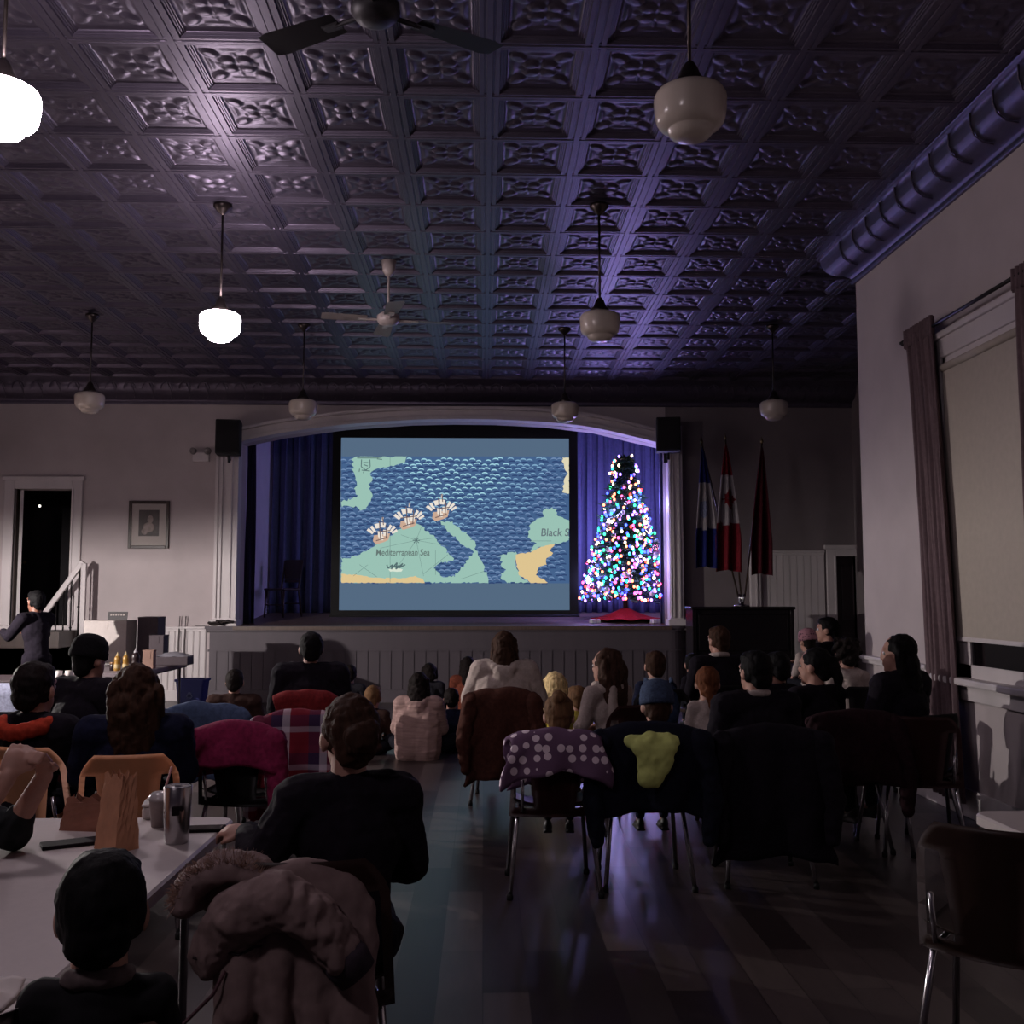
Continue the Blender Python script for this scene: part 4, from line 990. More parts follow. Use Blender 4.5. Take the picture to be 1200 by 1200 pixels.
# ------------------------------------------------------------------ tables and what stands on them
TTOPM = mat('white folding table top', (186, 176, 174), .5, 0, .03, 40, .03)
TLEG = mat('grey table steel', (92, 88, 92), .45, .6, .05)
def rrect(x0, x1, y0, y1, r, n=6):
    P = []
    for cx, cy, a0 in ((x1-r, y1-r, 0), (x0+r, y1-r, pi/2), (x0+r, y0+r, pi), (x1-r, y0+r, 1.5*pi)):
        for i in range(n+1): a = a0+pi/2*i/n; P.append((cx+r*cos(a), cy+r*sin(a)))
    return P
def table(label, x0, x1, y0, y1, m, group='folding tables', h=.74, dark=False):
    t = thing('folding_table', label, 'table', ((x0+x1)/2, (y0+y1)/2, 0), 0, group)
    w, d = (x1-x0)/2, (y1-y0)/2
    bm = nb(); R_ = rrect(-w, w, -d, d, .06); R2 = rrect(-w+.008, w-.008, -d+.008, d-.008, .055)
    skinrings(bm, [[V((x, y, h-.045)) for x, y in R2], [V((x, y, h-.04)) for x, y in R_], [V((x, y, h-.008)) for x, y in R_], [V((x, y, h)) for x, y in R2]]); obj('tabletop', bm, m, t)
    lng = d > w
    bm = nb()
    if lng:
        for s in (-1, 1): box2(bm, (s*(w-.08)-.015, -d+.1, h-.075), (s*(w-.08)+.015, d-.1, h-.045))
    else:
        for s in (-1, 1): box2(bm, (-w+.1, s*(d-.08)-.015, h-.075), (w-.1, s*(d-.08)+.015, h-.045))
    obj('frame_rail', bm, TLEG, t)
    for s in (-1, 1):
        bm = nb()
        a, b = (w-.10, d-.28) if lng else (d-.10, w-.28)
        for q in (-1, 1):
            P = [(q*a, s*b, h-.05), (q*a, s*b, .04), (q*a, s*b, .0)]; tube(bm, [p if lng else (p[1], p[0], p[2]) for p in P], .014)
        P = [(-a, s*b, .12), (a, s*b, .12)]; tube(bm, [p if lng else (p[1], p[0], p[2]) for p in P], .012)
        obj('leg', bm, TLEG, t, True)
    return t
H = .74
cA = atz(277, 957, H)
TX1, TYF = cA.x, cA.y; TX0, TYN = TX1-.86, TYF-1.90
table('long white folding table in the left foreground with paper bag and tumbler', TX0, TX1, TYN, TYF, TTOPM)
cB = atz(1137, 950, H)
table('white folding table corner at the right photo edge', cB.x, cB.x+.8, cB.y-1.83, cB.y, TTOPM)
fa, fb_ = atz(231, 773, H), atz(150, 788, H)
GREYT = mat('grey laminate table top', (120, 108, 112), .45, 0, .05, 20)
FX1, FY1 = fa.x, fa.y-.1; FX0 = FX1-.78; FY0 = FY1-2.1
table('grey food table with condiment bottles by the left wall', FX0, FX1, FY0, FY1, GREYT)
DX1, DX0, DY0, DY1 = -4.02, -6.4, 9.9, 10.65
table('dark topped serving table at the far left with a cloth front', DX0, DX1, DY0, DY1, mat('dark laminate', (58, 46, 50), .5, 0, .1))
bm = nb()
def f(u, v): return V((DX0+(DX1-DX0)*u, DY0-.02-.015*sin(u*40)*v, H-.02-.715*v))
grid(bm, f, 80, 6); tag(solid(obj('table_skirting', bm, cloth('pale blue table cloth', (128, 130, 150), .8), None, True), .004), 'pale blue cloth hanging down the front of the far left serving table', 'tablecloth')
KRAFT = mat('kraft paper', (196, 140, 108), .85, 0, .12, 18, .15)
KRAFT2 = mat('greasy kraft paper', (146, 96, 78), .8, 0, .2, 14, .15)
def paper_bag(loc, rz, w, d, h, label, m, lean=.0, openm=True):
    t = thing('paper_bag', label, 'paper bag', loc, rz)
    bm = nb(); R = random.Random(9); rings = []
    for k in range(9):
        v = k/8; ww, dd = w*(1-.16*v), d*(1-.42*v); z = h*v; r = []
        for i in range(24):
            s = i/24*4; q = int(s); e = s-q
            x, y = [(-1+2*e, -1), (1, -1+2*e), (1-2*e, 1), (-1, 1-2*e)][q]
            cr = 1-.12*v*(1-abs(y)) if abs(x) == 1 else 1
            j = .0022*sin(i*1.9+k*2.1)*min(1, v*3)
            r.append(V((x*ww/2*cr+j+lean*z, y*dd/2+j*.7, z+(.012*sin(i*2.2) if k == 8 else 0))))
        rings.append(r)
    skinrings(bm, rings, cap=False); bm.faces.new([v for v in bm.verts[:24]])
    o = obj('paper_wall', bm, m, t); solid(o, .002)
    bm = nb(); box2(bm, (-w*.42, -d*.34, .004), (w*.42, d*.34, .006)); obj('bag_bottom', bm, m, t)
    return t
p = atz(138, 997, H); paper_bag((p.x-.015, p.y+.03, H), radians(-38), .115, .085, .235, 'tall open brown paper bag on the left table', KRAFT, .05)
p = atz(113, 975, H); t = paper_bag((p.x-.045, p.y+.06, H+.0), radians(-10), .17, .10, .105, 'short crumpled brown paper bag lying left of the tall bag', KRAFT2)
p = atz(85, 990, H)
DKP = mat('dark phone case', (26, 19, 23), .85, 0, .1, spec=.15)
def slab(name, label, cat, loc, rz, w, d, h, m, extra=None):
    t = thing(name, label, cat, loc, rz); bm = nb(); box2(bm, (-w/2, -d/2, 0), (w/2, d/2, h), min(h, w)*.3); obj('case', bm, m, t)
    if extra: extra(t)
    return t
def phone_scr(t):
    bm = nb(); box2(bm, (-.070, -.033, .0098), (.070, .033, .0108)); obj('screen', bm, mat('phone glass', (10, 9, 12), .08, 0, 0), t)
def fold(t):
    bm = nb(); box2(bm, (-.1, .02, .012), (.1, .05, .022), .004); obj('flap', bm, DKP, t)
slab('wallet', 'dark flat wallet lying left of the brown paper bags', 'wallet', (p.x, p.y, H), radians(28), .19, .085, .012, DKP)
p = atz(236, 973, H); slab('smartphone', 'dark smartphone lying behind the steel tumbler', 'phone', (p.x, p.y, H), radians(6), .155, .078, .010, DKP, phone_scr)
STEEL = mat('brushed steel', (176, 172, 174), .24, 1, .06, 40, .03, (1, 1, 12))
p = atz(208, 990, H)
t = thing('tumbler', 'brushed steel travel tumbler on the left table', 'tumbler', (p.x-.012, p.y+.03, H), .3)
bm = nb(); lathe(bm, [(0, 0), (.036, 0), (.038, .004), (.043, .10), (.0455, .182), (.0435, .184), (.042, .178), (.036, .02), (0, .02)], 32); obj('cup', bm, STEEL, t, True)
bm = nb(); lathe(bm, [(0, .175), (.0415, .175), (.0415, .183), (.036, .186), (.0, .184)], 28); box2(bm, (-.012, -.03, .184), (.012, -.005, .190), .003); obj('lid', bm, mat('clear smoke lid', (120, 118, 124), .15), t)
bm = nb(); box2(bm, (-.019, -.049, .095), (.007, -.038, .125), .004); lathe(bm, [(.008, 0), (.008, .010)], 8, Matrix.Translation((.012, -.046, .118)) @ Matrix.Rotation(pi/2, 4, 'X')); obj('dark_mark', bm, DKP, t)
p = atz(184, 972, H)
t = thing('drink_cup', 'white lidded cup with a pink straw between bag and tumbler', 'cup', (p.x-.005, p.y+.05, H))
bm = nb(); lathe(bm, [(0, 0), (.030, 0), (.040, .09), (.043, .092), (.043, .097), (0, .097)], 24); obj('cup', bm, mat('pale paper cup', (150, 136, 136), .6, 0, .1), t, True)
bm = nb(); lathe(bm, [(.044, .092), (.045, .10), (.038, .108), (.03, .118), (0, .12)], 24); obj('lid', bm, mat('clear plastic lid', (170, 164, 166), .2), t, True)
bm = nb(); tube(bm, [(0, 0, .03), (.012, 0, .12), (.035, 0, .205)], .004); obj('straw', bm, mat('pink straw', (190, 130, 130), .5), t, True)
p = atz(176, 965, H)
t = thing('foam_tray', 'small pale foam tray behind the lidded cup', 'tray', (p.x+.02, p.y+.12, H), .2)
bm = nb(); box2(bm, (-.08, -.055, 0), (.08, .055, .045), .012); obj('tray', bm, mat('foam', (176, 168, 166), .8, 0, .04), t)
bm = nb(); box2(bm, (-.082, -.057, .045), (.082, .057, .055), .005); obj('lid', bm, mat('foam', (176, 168, 166)), t)
p = atz(2, 1178, H)
t = thing('paper_plate', 'white paper plate at the bottom left corner of the table', 'plate', (p.x-.04, p.y-.02, H))
bm = nb(); lathe(bm, [(0, 0), (.07, 0), (.085, .008), (.115, .020), (.116, .022), (.084, .011), (.069, .003), (0, .003)], 40); obj('plate', bm, mat('white paper plate', (214, 206, 202), .7, 0, .02), t, True)
t2 = thing('napkin', 'crumpled white napkin lying on the paper plate', 'napkin', (p.x-.05, p.y, H+.004))
bm = nb()
def f(u, v): 
    x, y = (u-.5)*.14, (v-.5)*.12; return V((x, y, .012+.025*noise.noise(V((x*22, y*22, 1)))+.02*(1-abs(u-.5)*2)))
grid(bm, f, 20, 20); o = obj('paper', bm, mat('white paper plate', (214, 206, 202)), t2, True); solid(o, .002)
# food table
CARD = mat('white carton', (176, 166, 162), .7, 0, .05)
DCARD = mat('dark carton', (62, 50, 56), .7, 0, .08)
def carton(loc, w, d, h, label, m, rz=0, writing=None):
    t = thing('cardboard_box', label, 'box', loc, rz)
    bm = nb(); box2(bm, (-w/2, -d/2, 0), (w/2, d/2, h), .006); obj('carton', bm, m, t)
    bm = nb(); box2(bm, (-w/2-.002, -d/2-.002, h-.012), (w/2+.002, d/2+.002, h+.004), .003); box2(bm, (-.03, -d/2-.004, h-.09), (.03, -d/2+.004, h-.01)); obj('lid', bm, m, t)
    return t
ya = FY1-.45
def fx(px, y): return at(px, 700, y).x
carton((fx(131, ya), ya, H), .50, .36, .50, 'large white box standing on the food table', CARD)
carton((fx(175, ya), ya+.12, H), .24, .3, .54, 'dark box right of the white box on the food table', DCARD)
carton((fx(183, ya)+.08, ya-.1, H), .17, .2, .33, 'second dark box in front of the tall dark box', DCARD)
t = thing('card_sign', 'small dark card with pale lettering leaning on top of the white box', 'sign', (fx(138, ya), ya+.02, H+.506), 0)
bm = nb(); box(bm, (0, 0, .05), (.23, .012, .10), Euler((radians(-15), 0, 0)).to_matrix()); obj('card', bm, mat('dark card', (40, 34, 36), .6), t)
bm = nb()
for i in range(6): box(bm, (-.075+i*.03, -.0075, .064), (.02, .003, .022), Euler((radians(-15), 0, 0)).to_matrix())
for i in range(8): box(bm, (-.08+i*.023, -.0095+.012, .03), (.016, .003, .009), Euler((radians(-15), 0, 0)).to_matrix())
obj('lettering', bm, mat('pale lettering', (150, 140, 136), .7), t)
def bottle(loc, label, col, capc, h=.2, r=.035):
    t = thing('squeeze_bottle', label, 'bottle', loc, 0)
    bm = nb(); lathe(bm, [(0, 0), (r*.95, 0), (r, .01), (r, h*.35), (r*.86, h*.45), (r, h*.55), (r*.95, h*.68), (r*.5, h*.80), (0, h*.8)], 18); obj('bottle', bm, mat('plastic '+col[0], col[1], .35, 0, .03), t, True)
    bm = nb(); lathe(bm, [(r*.5, h*.78), (r*.5, h*.86), (r*.22, h*.9), (r*.12, h*1.0), (0, h)], 14); obj('cap', bm, mat('plastic '+capc[0], capc[1], .4, 0, .03), t, True)
    bm = nb(); lathe(bm, [(r*1.01, h*.14), (r*1.02, h*.15), (r*1.02, h*.34), (r*1.01, h*.35)], 18); obj('bottle_label', bm, mat('cream paper', (170, 150, 110), .7, 0, .1), t, True)
YM, RD, DK = ('mustard', (146, 108, 44)), ('ketchup', (92, 24, 24)), ('dark', (36, 22, 24))
yb_ = 11.15
bottle((fx(140, yb_)-.0, yb_, H), 'left one of two yellow mustard squeeze bottles', YM, ('cream', (180, 160, 120)))
bottle((fx(149, yb_)+.0, yb_+.02, H), 'right one of two yellow mustard squeeze bottles', YM, ('cream', (180, 160, 120)), .205)
bottle((fx(161, yb_), yb_, H), 'dark sauce bottle with a pale cap right of the mustard bottles', DK, ('pale', (150, 146, 150)), .24, .045)
t = thing('jar', 'small dark jar left of the mustard bottles', 'jar', (fx(133, yb_), yb_+.05, H))
bm = nb(); lathe(bm, [(0, 0), (.035, 0), (.037, .06), (.03, .07), (0, .07)], 16); obj('glass', bm, mat('plastic dark', (36, 22, 24)), t, True)
bm = nb(); lathe(bm, [(.034, .07), (.034, .09), (0, .09)], 16); obj('lid', bm, mat('amber lid', (120, 84, 50), .4), t, True)
carton((fx(177, 11.5), 11.5, H), .12, .1, .2, 'small brown carton behind the dark sauce bottle', mat('brown carton', (134, 104, 92), .8, 0, .05))
t = thing('food_tray', 'dark low tray of food under clear film at the right end of the food table', 'tray', (fx(206, 12.1), 12.1, H), .05)
bm = nb(); box2(bm, (-.19, -.15, 0), (.19, .15, .10), .01); obj('tray', bm, DCARD, t)
bm = nb()
def f(u, v): return V(((u-.5)*.37, (v-.5)*.29, .10+.05*(1-(2*u-1)**2)*(1-(2*v-1)**2)+.012*noise.noise(V((u*6, v*6, 0)))))
grid(bm, f, 16, 14); obj('film', bm, mat('clear film', (130, 126, 134), .15, 0, .1), t, True)
bm = nb(); RF = random.Random(4)
fp = atz(15, 783, H)
for i in range(26): ell(bm, (RF.gauss(0, .16), RF.gauss(0, .09), .03+.14*RF.random()*(1-i/40)), (.07, .06, .045))
o = tag(obj('bread_pile', bm, mat('bread crust', (120, 84, 62), .8, 0, .3, 20, .2), None, True), 'mound of bread rolls on the serving table at the left edge', 'bread', None, 'stuff'); o.location = (fp.x-.1, DY0+.4, H)
for i, (px, lab) in enumerate(((52, 'small white cup nearest the standing server'), (72, 'small white cup right of the standing server'), (84, 'small pale bowl at the right end of the serving table'))):
    t = thing('paper_cup', lab, 'cup', (at(px, 700, DY0+.2).x, DY0+.2, H)); bm = nb(); lathe(bm, [(0, 0), (.028, 0), (.036, .075), (.034, .075), (.027, .004), (0, .004)], 16); obj('cup', bm, mat('white paper plate', (214, 206, 202)), t, True)
    bm = nb(); lathe(bm, [(.036, .073), (.038, .076), (.036, .079)], 16); obj('rim', bm, mat('white paper plate', (214, 206, 202)), t, True)
# recycling bin, cables
p = atz(226, 796, .44)
BINB = mat('blue recycling plastic', (28, 36, 104), .5, 0, .06)
t = thing('recycling_bin', 'blue recycling bin on the floor below the food table end', 'bin', (p.x, p.y, 0))
bm = nb(); skinrings(bm, [[V((x, y, z)) for x, y in rrect(-a, a, -b, b, .03)] for a, b, z in ((.15, .12, 0), (.185, .15, .42), (.20, .165, .42), (.20, .165, .45), (.18, .145, .45), (.145, .115, .02))]); obj('tub', bm, BINB, t)
bm = nb()
for k in range(3):
    a = k*2*pi/3+pi/2; b = a+2*pi/3; P = V((.05*cos(a), -.147, .24+.05*sin(a))); Q = V((.05*cos(b), -.147, .24+.05*sin(b))); d = (Q-P)
    tube(bm, [P+d*.12, P+d*.75], .007, 5); tube(bm, [P+d*.65, P+d*.92], [.018, .001], 5)
box2(bm, (-.06, -.152, .12), (.06, -.140, .135)); obj('recycling_mark', bm, mat('pale bin print', (120, 128, 170), .6), t)
for px, lab in ((209, 'thin cable running down the white wainscot, left of two'), (216, 'thin cable running down the white wainscot, right of two')):
    a, b = at(px+2, 722, YB-.05), at(px, 850, YB-.05); bm = nb(); tube(bm, [(a.x, YB-.05, a.z), (a.x-.02, YB-.045, (a.z*2+.1)/3), (a.x-.01, YB-.045, .02)], .008, 6)
    tag(obj('cable', bm, mat('grey cable', (90, 84, 84), .6), None, True), lab, 'cable')
p = at(258, 733, 14.95); bm = nb()
R3 = random.Random(8)
for i in range(5): 
    c = V((R3.uniform(-.10, .10), R3.uniform(-.03, .03), .03+.012*i)); tube(bm, [c+V((.09*cos(a), .04*sin(a), .01*sin(3*a))) for a in [2*pi*j/16 for j in range(17)]], .012, 6)
o = tag(obj('cable_coil', bm, mat('dark cable', (40, 30, 30), .6), None, True), 'coil of dark cable on the ledge at the left end of the stage', 'cable coil'); o.location = (p.x, 14.97, LIPZ+.0)
# steps and handrail to the high door
SD0, SD1 = D0-.1, D1+.25
bm = nb()
n = 5
for i in range(n): box2(bm, (SD0-1.5+i*.28, YB-.95, 0), (SD1, YB-.03, DZ0*(i+1)/n-.06))
struct('stage_steps', bm, DARKW)
a, b = at(51, 721, YB-.36), at(96, 660, YB-.36)
t = thing('handrail', 'pale sloping wooden handrail with black balusters before the high doorway', 'handrail', (b.x, YB-.36, 0))
def L_(p): return V((p.x-b.x, 0, p.z))
A_, B_ = L_(a), L_(b)
bm = nb(); d = (B_-A_); box(bm, (A_+B_)/2, (d.length+.06, .06, .075), Matrix.Rotation(-atan2(d.z, d.x), 3, 'Y'), .012); obj('rail', bm, WHITE, t)
IRON = mat('black iron', (24, 20, 22), .5, .6, .05)
for i in range(6):
    x = -.03-i*.105; f = 1-(-x)/abs(A_.x); zt = A_.z+(B_.z-A_.z)*f-.03; z0 = DZ0*.9-.35 if i < 3 else .55
    bm = nb(); tube(bm, [(x, 0, max(.2, DZ0-.5-.0*i)), (x, 0, zt)], .011, 8)
    for q in ((.35,) if i % 2 else (.55, .2)): lathe(bm, [(0, -.03), (.024, 0), (0, .03)], 8, Matrix.Translation((x, 0, DZ0-.4+(zt-DZ0+.4)*q)))
    obj('baluster', bm, IRON, t, True)
bm = nb(); box2(bm, (.0, -.03, .2), (.07, .03, B_.z-.0), .006); obj('newel_post', bm, WHITE, t)
bm = nb(); ell(bm, (0, 0, 0), (.02, .02, .02)); c = at(46.5, 593, YB+1.2)
t = thing('lamp', 'tiny glowing dot put in for a reflection in the dark doorway', 'lamp', (c.x, YB+1.2, c.z))  # glowing dot stands in for a reflection in the doorway
obj('bulb', bm, emat('doorway glint', (255, 244, 236), 3), t, True); bm = nb(); tube(bm, [(0, 0, .02), (0, 0, DZ1+.4-c.z)], .004); obj('cord', bm, RUBBER, t)
# ------------------------------------------------------------------ garments on chairs
def drape(name, label, cat, loc, rz, m, w=.52, back=.42, front=.22, z=.845, puff=.012, fold=1.0, sleeves=True, group=None, seed=0, lin_m=None, vshape=0):
    t = thing(name, label, cat, loc, rz, group)
    L = front+back+.14
    def f(u, v):
        s = v*L; c = 2*u-1
        zt = z-.05*c*c; R_ = .07/2*1.0
        if s < front: y, zz_ = -.215, zt-R_-(front-s)
        elif s < front+.14: a = pi*(s-front)/.14; y, zz_ = -.265+.055*cos(a), zt-R_+.05*sin(a)
        else: y, zz_ = -.325, zt-R_-(s-front-.14)*(1-.25*vshape*abs(c))
        hang = max(0, s-front-.14)/back
        y -= .035*hang*fold*(1+sin(c*7+seed+hang*1.5)*.9) if s > front else 0
        x = c*w/2*(1+.10*hang*(1 if s > front else 0)) + .02*sin(s*23+seed+c*2)
        return V((x, y-.012*noise.noise(V((c*3+seed, s*7, seed))), zz_+.02*noise.noise(V((c*2, s*4, seed+5)))))
    bm = nb(); grid(bm, f, 26, 30); o = obj('cloth', bm, m, t, True); solid(o, .012+puff)
    if sleeves:
        for s in (-1, 1):
            bm = nb(); a = V((s*(w/2-.02), -.30, z-.08)); b = a+V((s*.05, -.06, -.28)); c = b+V((-s*.02, -.02, -.20))
            cap(bm, a, b, .07, .058); cap(bm, b, c, .058, .042); sl = link('sleeve', remesh(bm, .011, 3, .03, .07, 'sleeve'), m, t)
    return t
def dots(name, base, dot, scale, thr):
    m = bpy.data.materials.new(name); m.use_nodes = True; nt = m.node_tree; L = nt.links; b = nt.nodes['Principled BSDF']; b.inputs['Roughness'].default_value = .85; b.inputs['Specular IOR Level'].default_value = .2
    tc = nt.nodes.new('ShaderNodeTexCoord'); vo = nt.nodes.new('ShaderNodeTexVoronoi'); vo.inputs['Scale'].default_value = scale; vo.inputs['Randomness'].default_value = .45
    r = nt.nodes.new('ShaderNodeValToRGB'); r.color_ramp.interpolation = 'CONSTANT'; e = r.color_ramp.elements; e[0].color = lin(dot); e[1].position = thr; e[1].color = lin(base)
    L.new(tc.outputs['Object'], vo.inputs['Vector']); L.new(vo.outputs['Distance'], r.inputs['Fac']); L.new(r.outputs['Color'], b.inputs['Base Color']); return m
def plaid(name):
    m = bpy.data.materials.new(name); m.use_nodes = True; nt = m.node_tree; L = nt.links; b = nt.nodes['Principled BSDF']; b.inputs['Roughness'].default_value = .9; b.inputs['Specular IOR Level'].default_value = .15
    tc = nt.nodes.new('ShaderNodeTexCoord'); sp = nt.nodes.new('ShaderNodeSeparateXYZ'); L.new(tc.outputs['Object'], sp.inputs[0])
    def band(out, per, cols):
        q = nt.nodes.new('ShaderNodeMath'); q.operation = 'MULTIPLY'; q.inputs[1].default_value = 1/per; L.new(sp.outputs[out], q.inputs[0])
        fr = nt.nodes.new('ShaderNodeMath'); fr.operation = 'FRACT'; L.new(q.outputs[0], fr.inputs[0])
        r = nt.nodes.new('ShaderNodeValToRGB'); r.color_ramp.interpolation = 'CONSTANT'; e = r.color_ramp.elements
        e[0].color = lin(cols[0][1]); e[1].position = cols[1][0]; e[1].color = lin(cols[1][1])
        for p_, c in cols[2:]: n_ = e.new(p_); n_.color = lin(c)
        L.new(fr.outputs[0], r.inputs['Fac']); return r.outputs['Color']
    cx = band('X', .22, [(0, (120, 30, 44)), (.25, (56, 40, 70)), (.55, (196, 186, 196)), (.75, (120, 30, 44))])
    cz = band('Z', .22, [(0, (120, 34, 48)), (.35, (180, 170, 184)), (.5, (60, 44, 72)), (.8, (130, 40, 54))])
    mx = nt.nodes.new('ShaderNodeMix'); mx.data_type = 'RGBA'; mx.inputs['Factor'].default_value = .45; L.new(cx, mx.inputs['A']); L.new(cz, mx.inputs['B']); L.new(mx.outputs['Result'], b.inputs['Base Color']); return m

def chair_under(p, dy=0): return (p.location.x, p.location.y+dy, 0)
BLK_C = cloth('black cloth', (24, 19, 28)); NAVY = cloth('navy cloth', (24, 28, 50)); CHAR = cloth('charcoal cloth', (40, 38, 44)); WHITEC = cloth('off white fleece', (178, 164, 156), .95, .1, 60, .3)
PALE = cloth('pale knit', (172, 158, 152), .95, .12, 80, .3); PINK = cloth('pink knit', (182, 150, 142), .95, .12, 80, .3); DBROWN = cloth('dark brown cloth', (52, 34, 30)); JEANS = cloth('blue jeans', (40, 48, 74), .9)
TEAL = cloth('dark teal jacket', (44, 58, 84), .85); GREYH = cloth('grey blue knit', (62, 74, 98), .95, .3, 70, .4); YEL = cloth('yellow fleece', (176, 160, 72), .9); REDC = cloth('red cloth', (112, 32, 34)); ORANGEC = cloth('orange knit', (176, 62, 44))
QUILT = mat('pink quilted fabric', (160, 132, 126), .9, 0, .22, 9, .6, (.6, .6, 7), spec=.15)
MAG = cloth('magenta coat', (120, 30, 66), .85); OLIVE = cloth('olive cloth', (52, 46, 36)); RUST = cloth('rust brown coat', (72, 42, 34)); PUR = dots('plum coat with white spots', (104, 78, 104), (226, 208, 218), 17, .34)
HIVIS = cloth('lime fleece', (198, 206, 124), .9, .08, 30, .2); DENIM = cloth('denim', (70, 84, 112), .9); TAUPE = cloth('taupe parka shell', (126, 106, 104), .8, .1, 30, .2); DBLUE = cloth('dark blue coat', (22, 24, 46))
SKD = mat('darker skin', (120, 78, 62), .55, 0, .08, 25, .04)
def stool(q_, h_, lab):
    t = thing('low_stool', lab, 'stool', (q_.location.x, q_.location.y, 0)); bm = nb(); lathe(bm, [(0, h_-.035), (.15, h_-.035), (.155, h_-.01), (.15, h_-.002), (0, h_-.002)], 20); obj('seat', bm, DARKW, t)
    for k in range(3): a = k*2*pi/3; bm = nb(); tube(bm, [(.09*cos(a), .09*sin(a), h_-.03), (.13*cos(a), .13*sin(a), 0)], .014); obj('leg', bm, DARKW, t, True)
# -- near left
def facing(yaw_deg): return radians(yaw_deg)
p7 = person('woman in a black sweater with brown hair in a loose knot by the left table', head=(410, 820), ztop=1.225, yaw=radians(14), lean=.16, hs=1.02, hpitch=-.10, hyaw=.18, top=BLK_C, topname='sweater', pants=CHAR, hair='messy_bun', hairmat=HAIRS['chestnut'],
            bulk=1.0, vox=.0075, puff=.012, custom={'elL': (-.27, .02, .74), 'wrL': (-.29, .24, .80), 'hdL': (-.75, .45, .15), 'pnL': (.1, .3, -.9), 'curl': .8})
c7 = chair((p7.location.x-.10, p7.location.y-.02, 0), radians(6), BROWN, 'brown chair of the woman in black at the left table, parka over its back')
p6 = person('boy with short dark hair in a black speckled top at the bottom left', head=(121, 1010), ztop=1.02, yaw=radians(8), lean=.16, hs=.99, hpitch=-.05, hyaw=.1, top=dots('black speckled cloth', (20, 18, 22), (150, 146, 150), 11, .13), topname='sweater', pants=JEANS, hair='short', hairmat=HAIRS['black'], vox=.0075, bulk=1.1,
            collar=cloth('grey collar', (96, 84, 84)))
chair((p6.location.x+.02, p6.location.y-.0, 0), radians(6), BROWN, 'brown chair of the boy at the bottom left')
q = atz(10, 986, .78); hx, hy = q.x-.63, q.y-.10
p5 = person('person at the left photo edge with elbows on the table and hands clasped', loc=(hx, hy, 0), ztop=1.27, yaw=radians(-90), lean=.25, hs=1, hpitch=.05, top=cloth('dark camouflage cloth', (34, 36, 38), .9, .6, 16), topname='shirt', pants=CHAR, hair='short', vox=.0065, sleeve=.22,
            custom={'elR': (.08, .56, .80), 'wrR': (.035, .68, 1.0), 'hdR': (-.42, .15, .75), 'pnR': (-.8, -.2, -.2), 'elL': (-.14, .62, .80), 'wrL': (-.085, .74, .985), 'hdL': (.42, .05, .75), 'pnL': (.8, -.2, -.2), 'curl': .95})
chair((hx-.02, hy, 0), radians(-90), BROWN, 'brown chair at the left photo edge below the person with clasped hands')
# -- left group
p3 = person('woman with long wavy brown hair in a dark navy coat before the left orange chairs', head=(160, 782), ztop=1.2, yaw=radians(12), lean=.05, top=DBLUE, topname='coat', pants=BLK_C, hair='wavy', hairmat=HAIRS['brown'], bulk=1.35, puff=.03, hs=1.1, hyaw=.2)
chair((p3.location.x+.03, p3.location.y-.02, 0), radians(10), ORANGE, 'orange moulded chair of the long haired woman in navy')
p1 = person('dark haired person in a black jacket with a bright orange hood lining', head=(40, 780), ztop=1.2, yaw=radians(-15), lean=.06, top=BLK_C, topname='jacket', hair='short', hairmat=HAIRS['dark'], bulk=1.3, puff=.025, hs=1.12)
q = atz(35, 876, .82); chair((q.x+.03, q.y+.22, 0), radians(-12), ORANGE, 'orange moulded chair at the left photo edge behind the clasped hands')
bm = nb(); nk, kk = INFO[p1.name]
for i in range(9):
    a = pi+pi*i/8; ell(bm, nk+V((.13*cos(a), -.05+.10*sin(a), -.005-.03*sin(a)**2)), (.04, .035, .045))
link('hood_lining', remesh(bm, .010, 3, .01, .05, 'hood_lining'), ORANGEC, p1)
p2 = person('person in a black beanie and black jacket seated before the food table', head=(103, 750), ztop=1.29, yaw=radians(-30), top=BLK_C, hat=('beanie', cloth('black knit', (18, 16, 20), .95, .2, 90, .4)), hair='fade', hairmat=HAIRS['black'], bulk=1.15, puff=.02)
chair(chair_under(p2), radians(-30), MAROON, 'maroon chair of the person in a black beanie')
p4 = person('server in a dark apron standing behind the far left serving table', head=(46, 690), loc=None, ztop=1.63, pose='stand', yaw=radians(60), top=BLK_C, pants=BLK_C, hair='short', hairmat=HAIRS['black'], arms='forward', skin=SKD)  # shade put into the skin colour, so the server stays dim
q = at(46, 700, 11.3); p4.location = (q.x, 11.3, 0)
drape('jacket', 'burgundy jacket hung over the maroon chair of the person in a beanie', 'jacket', chair_under(p2), radians(-30), cloth('dark burgundy', (66, 26, 30)), seed=2)
# denim on chair, magenta, plaid, red
q = atz(232, 826, .85); ch = (q.x, q.y+.27, 0); chair(ch, radians(8), BLACKP, 'black chair under the denim jacket'); drape('jacket', 'blue denim jacket over a chair back near the recycling bin', 'jacket', ch, radians(8), DENIM, seed=4, w=.5)
q = atz(281, 849, .85); ch = (q.x, q.y+.27, 0); chair(ch, radians(-6), BLACKP, 'black chair under the magenta coat'); drape('coat', 'magenta coat over a chair back left of the plaid shirt', 'coat', ch, radians(-6), MAG, seed=1, back=.17, w=.50)
q = atz(343, 832, .86); ch = (q.x+.03, q.y+.27, 0); chair(ch, radians(4), MAROON, 'maroon chair under the plaid shirt'); drape('shirt', 'red and white plaid shirt jacket over a chair back', 'shirt', ch, radians(4), plaid('plaid flannel'), seed=3, back=.55, sleeves=True)
p8 = person('child with short dark hair in a brown shirt facing the stage at left', head=(275, 785), ztop=.86, pose='floor', yaw=radians(4), top=DBROWN, topname='shirt', hair='short', hs=.95)
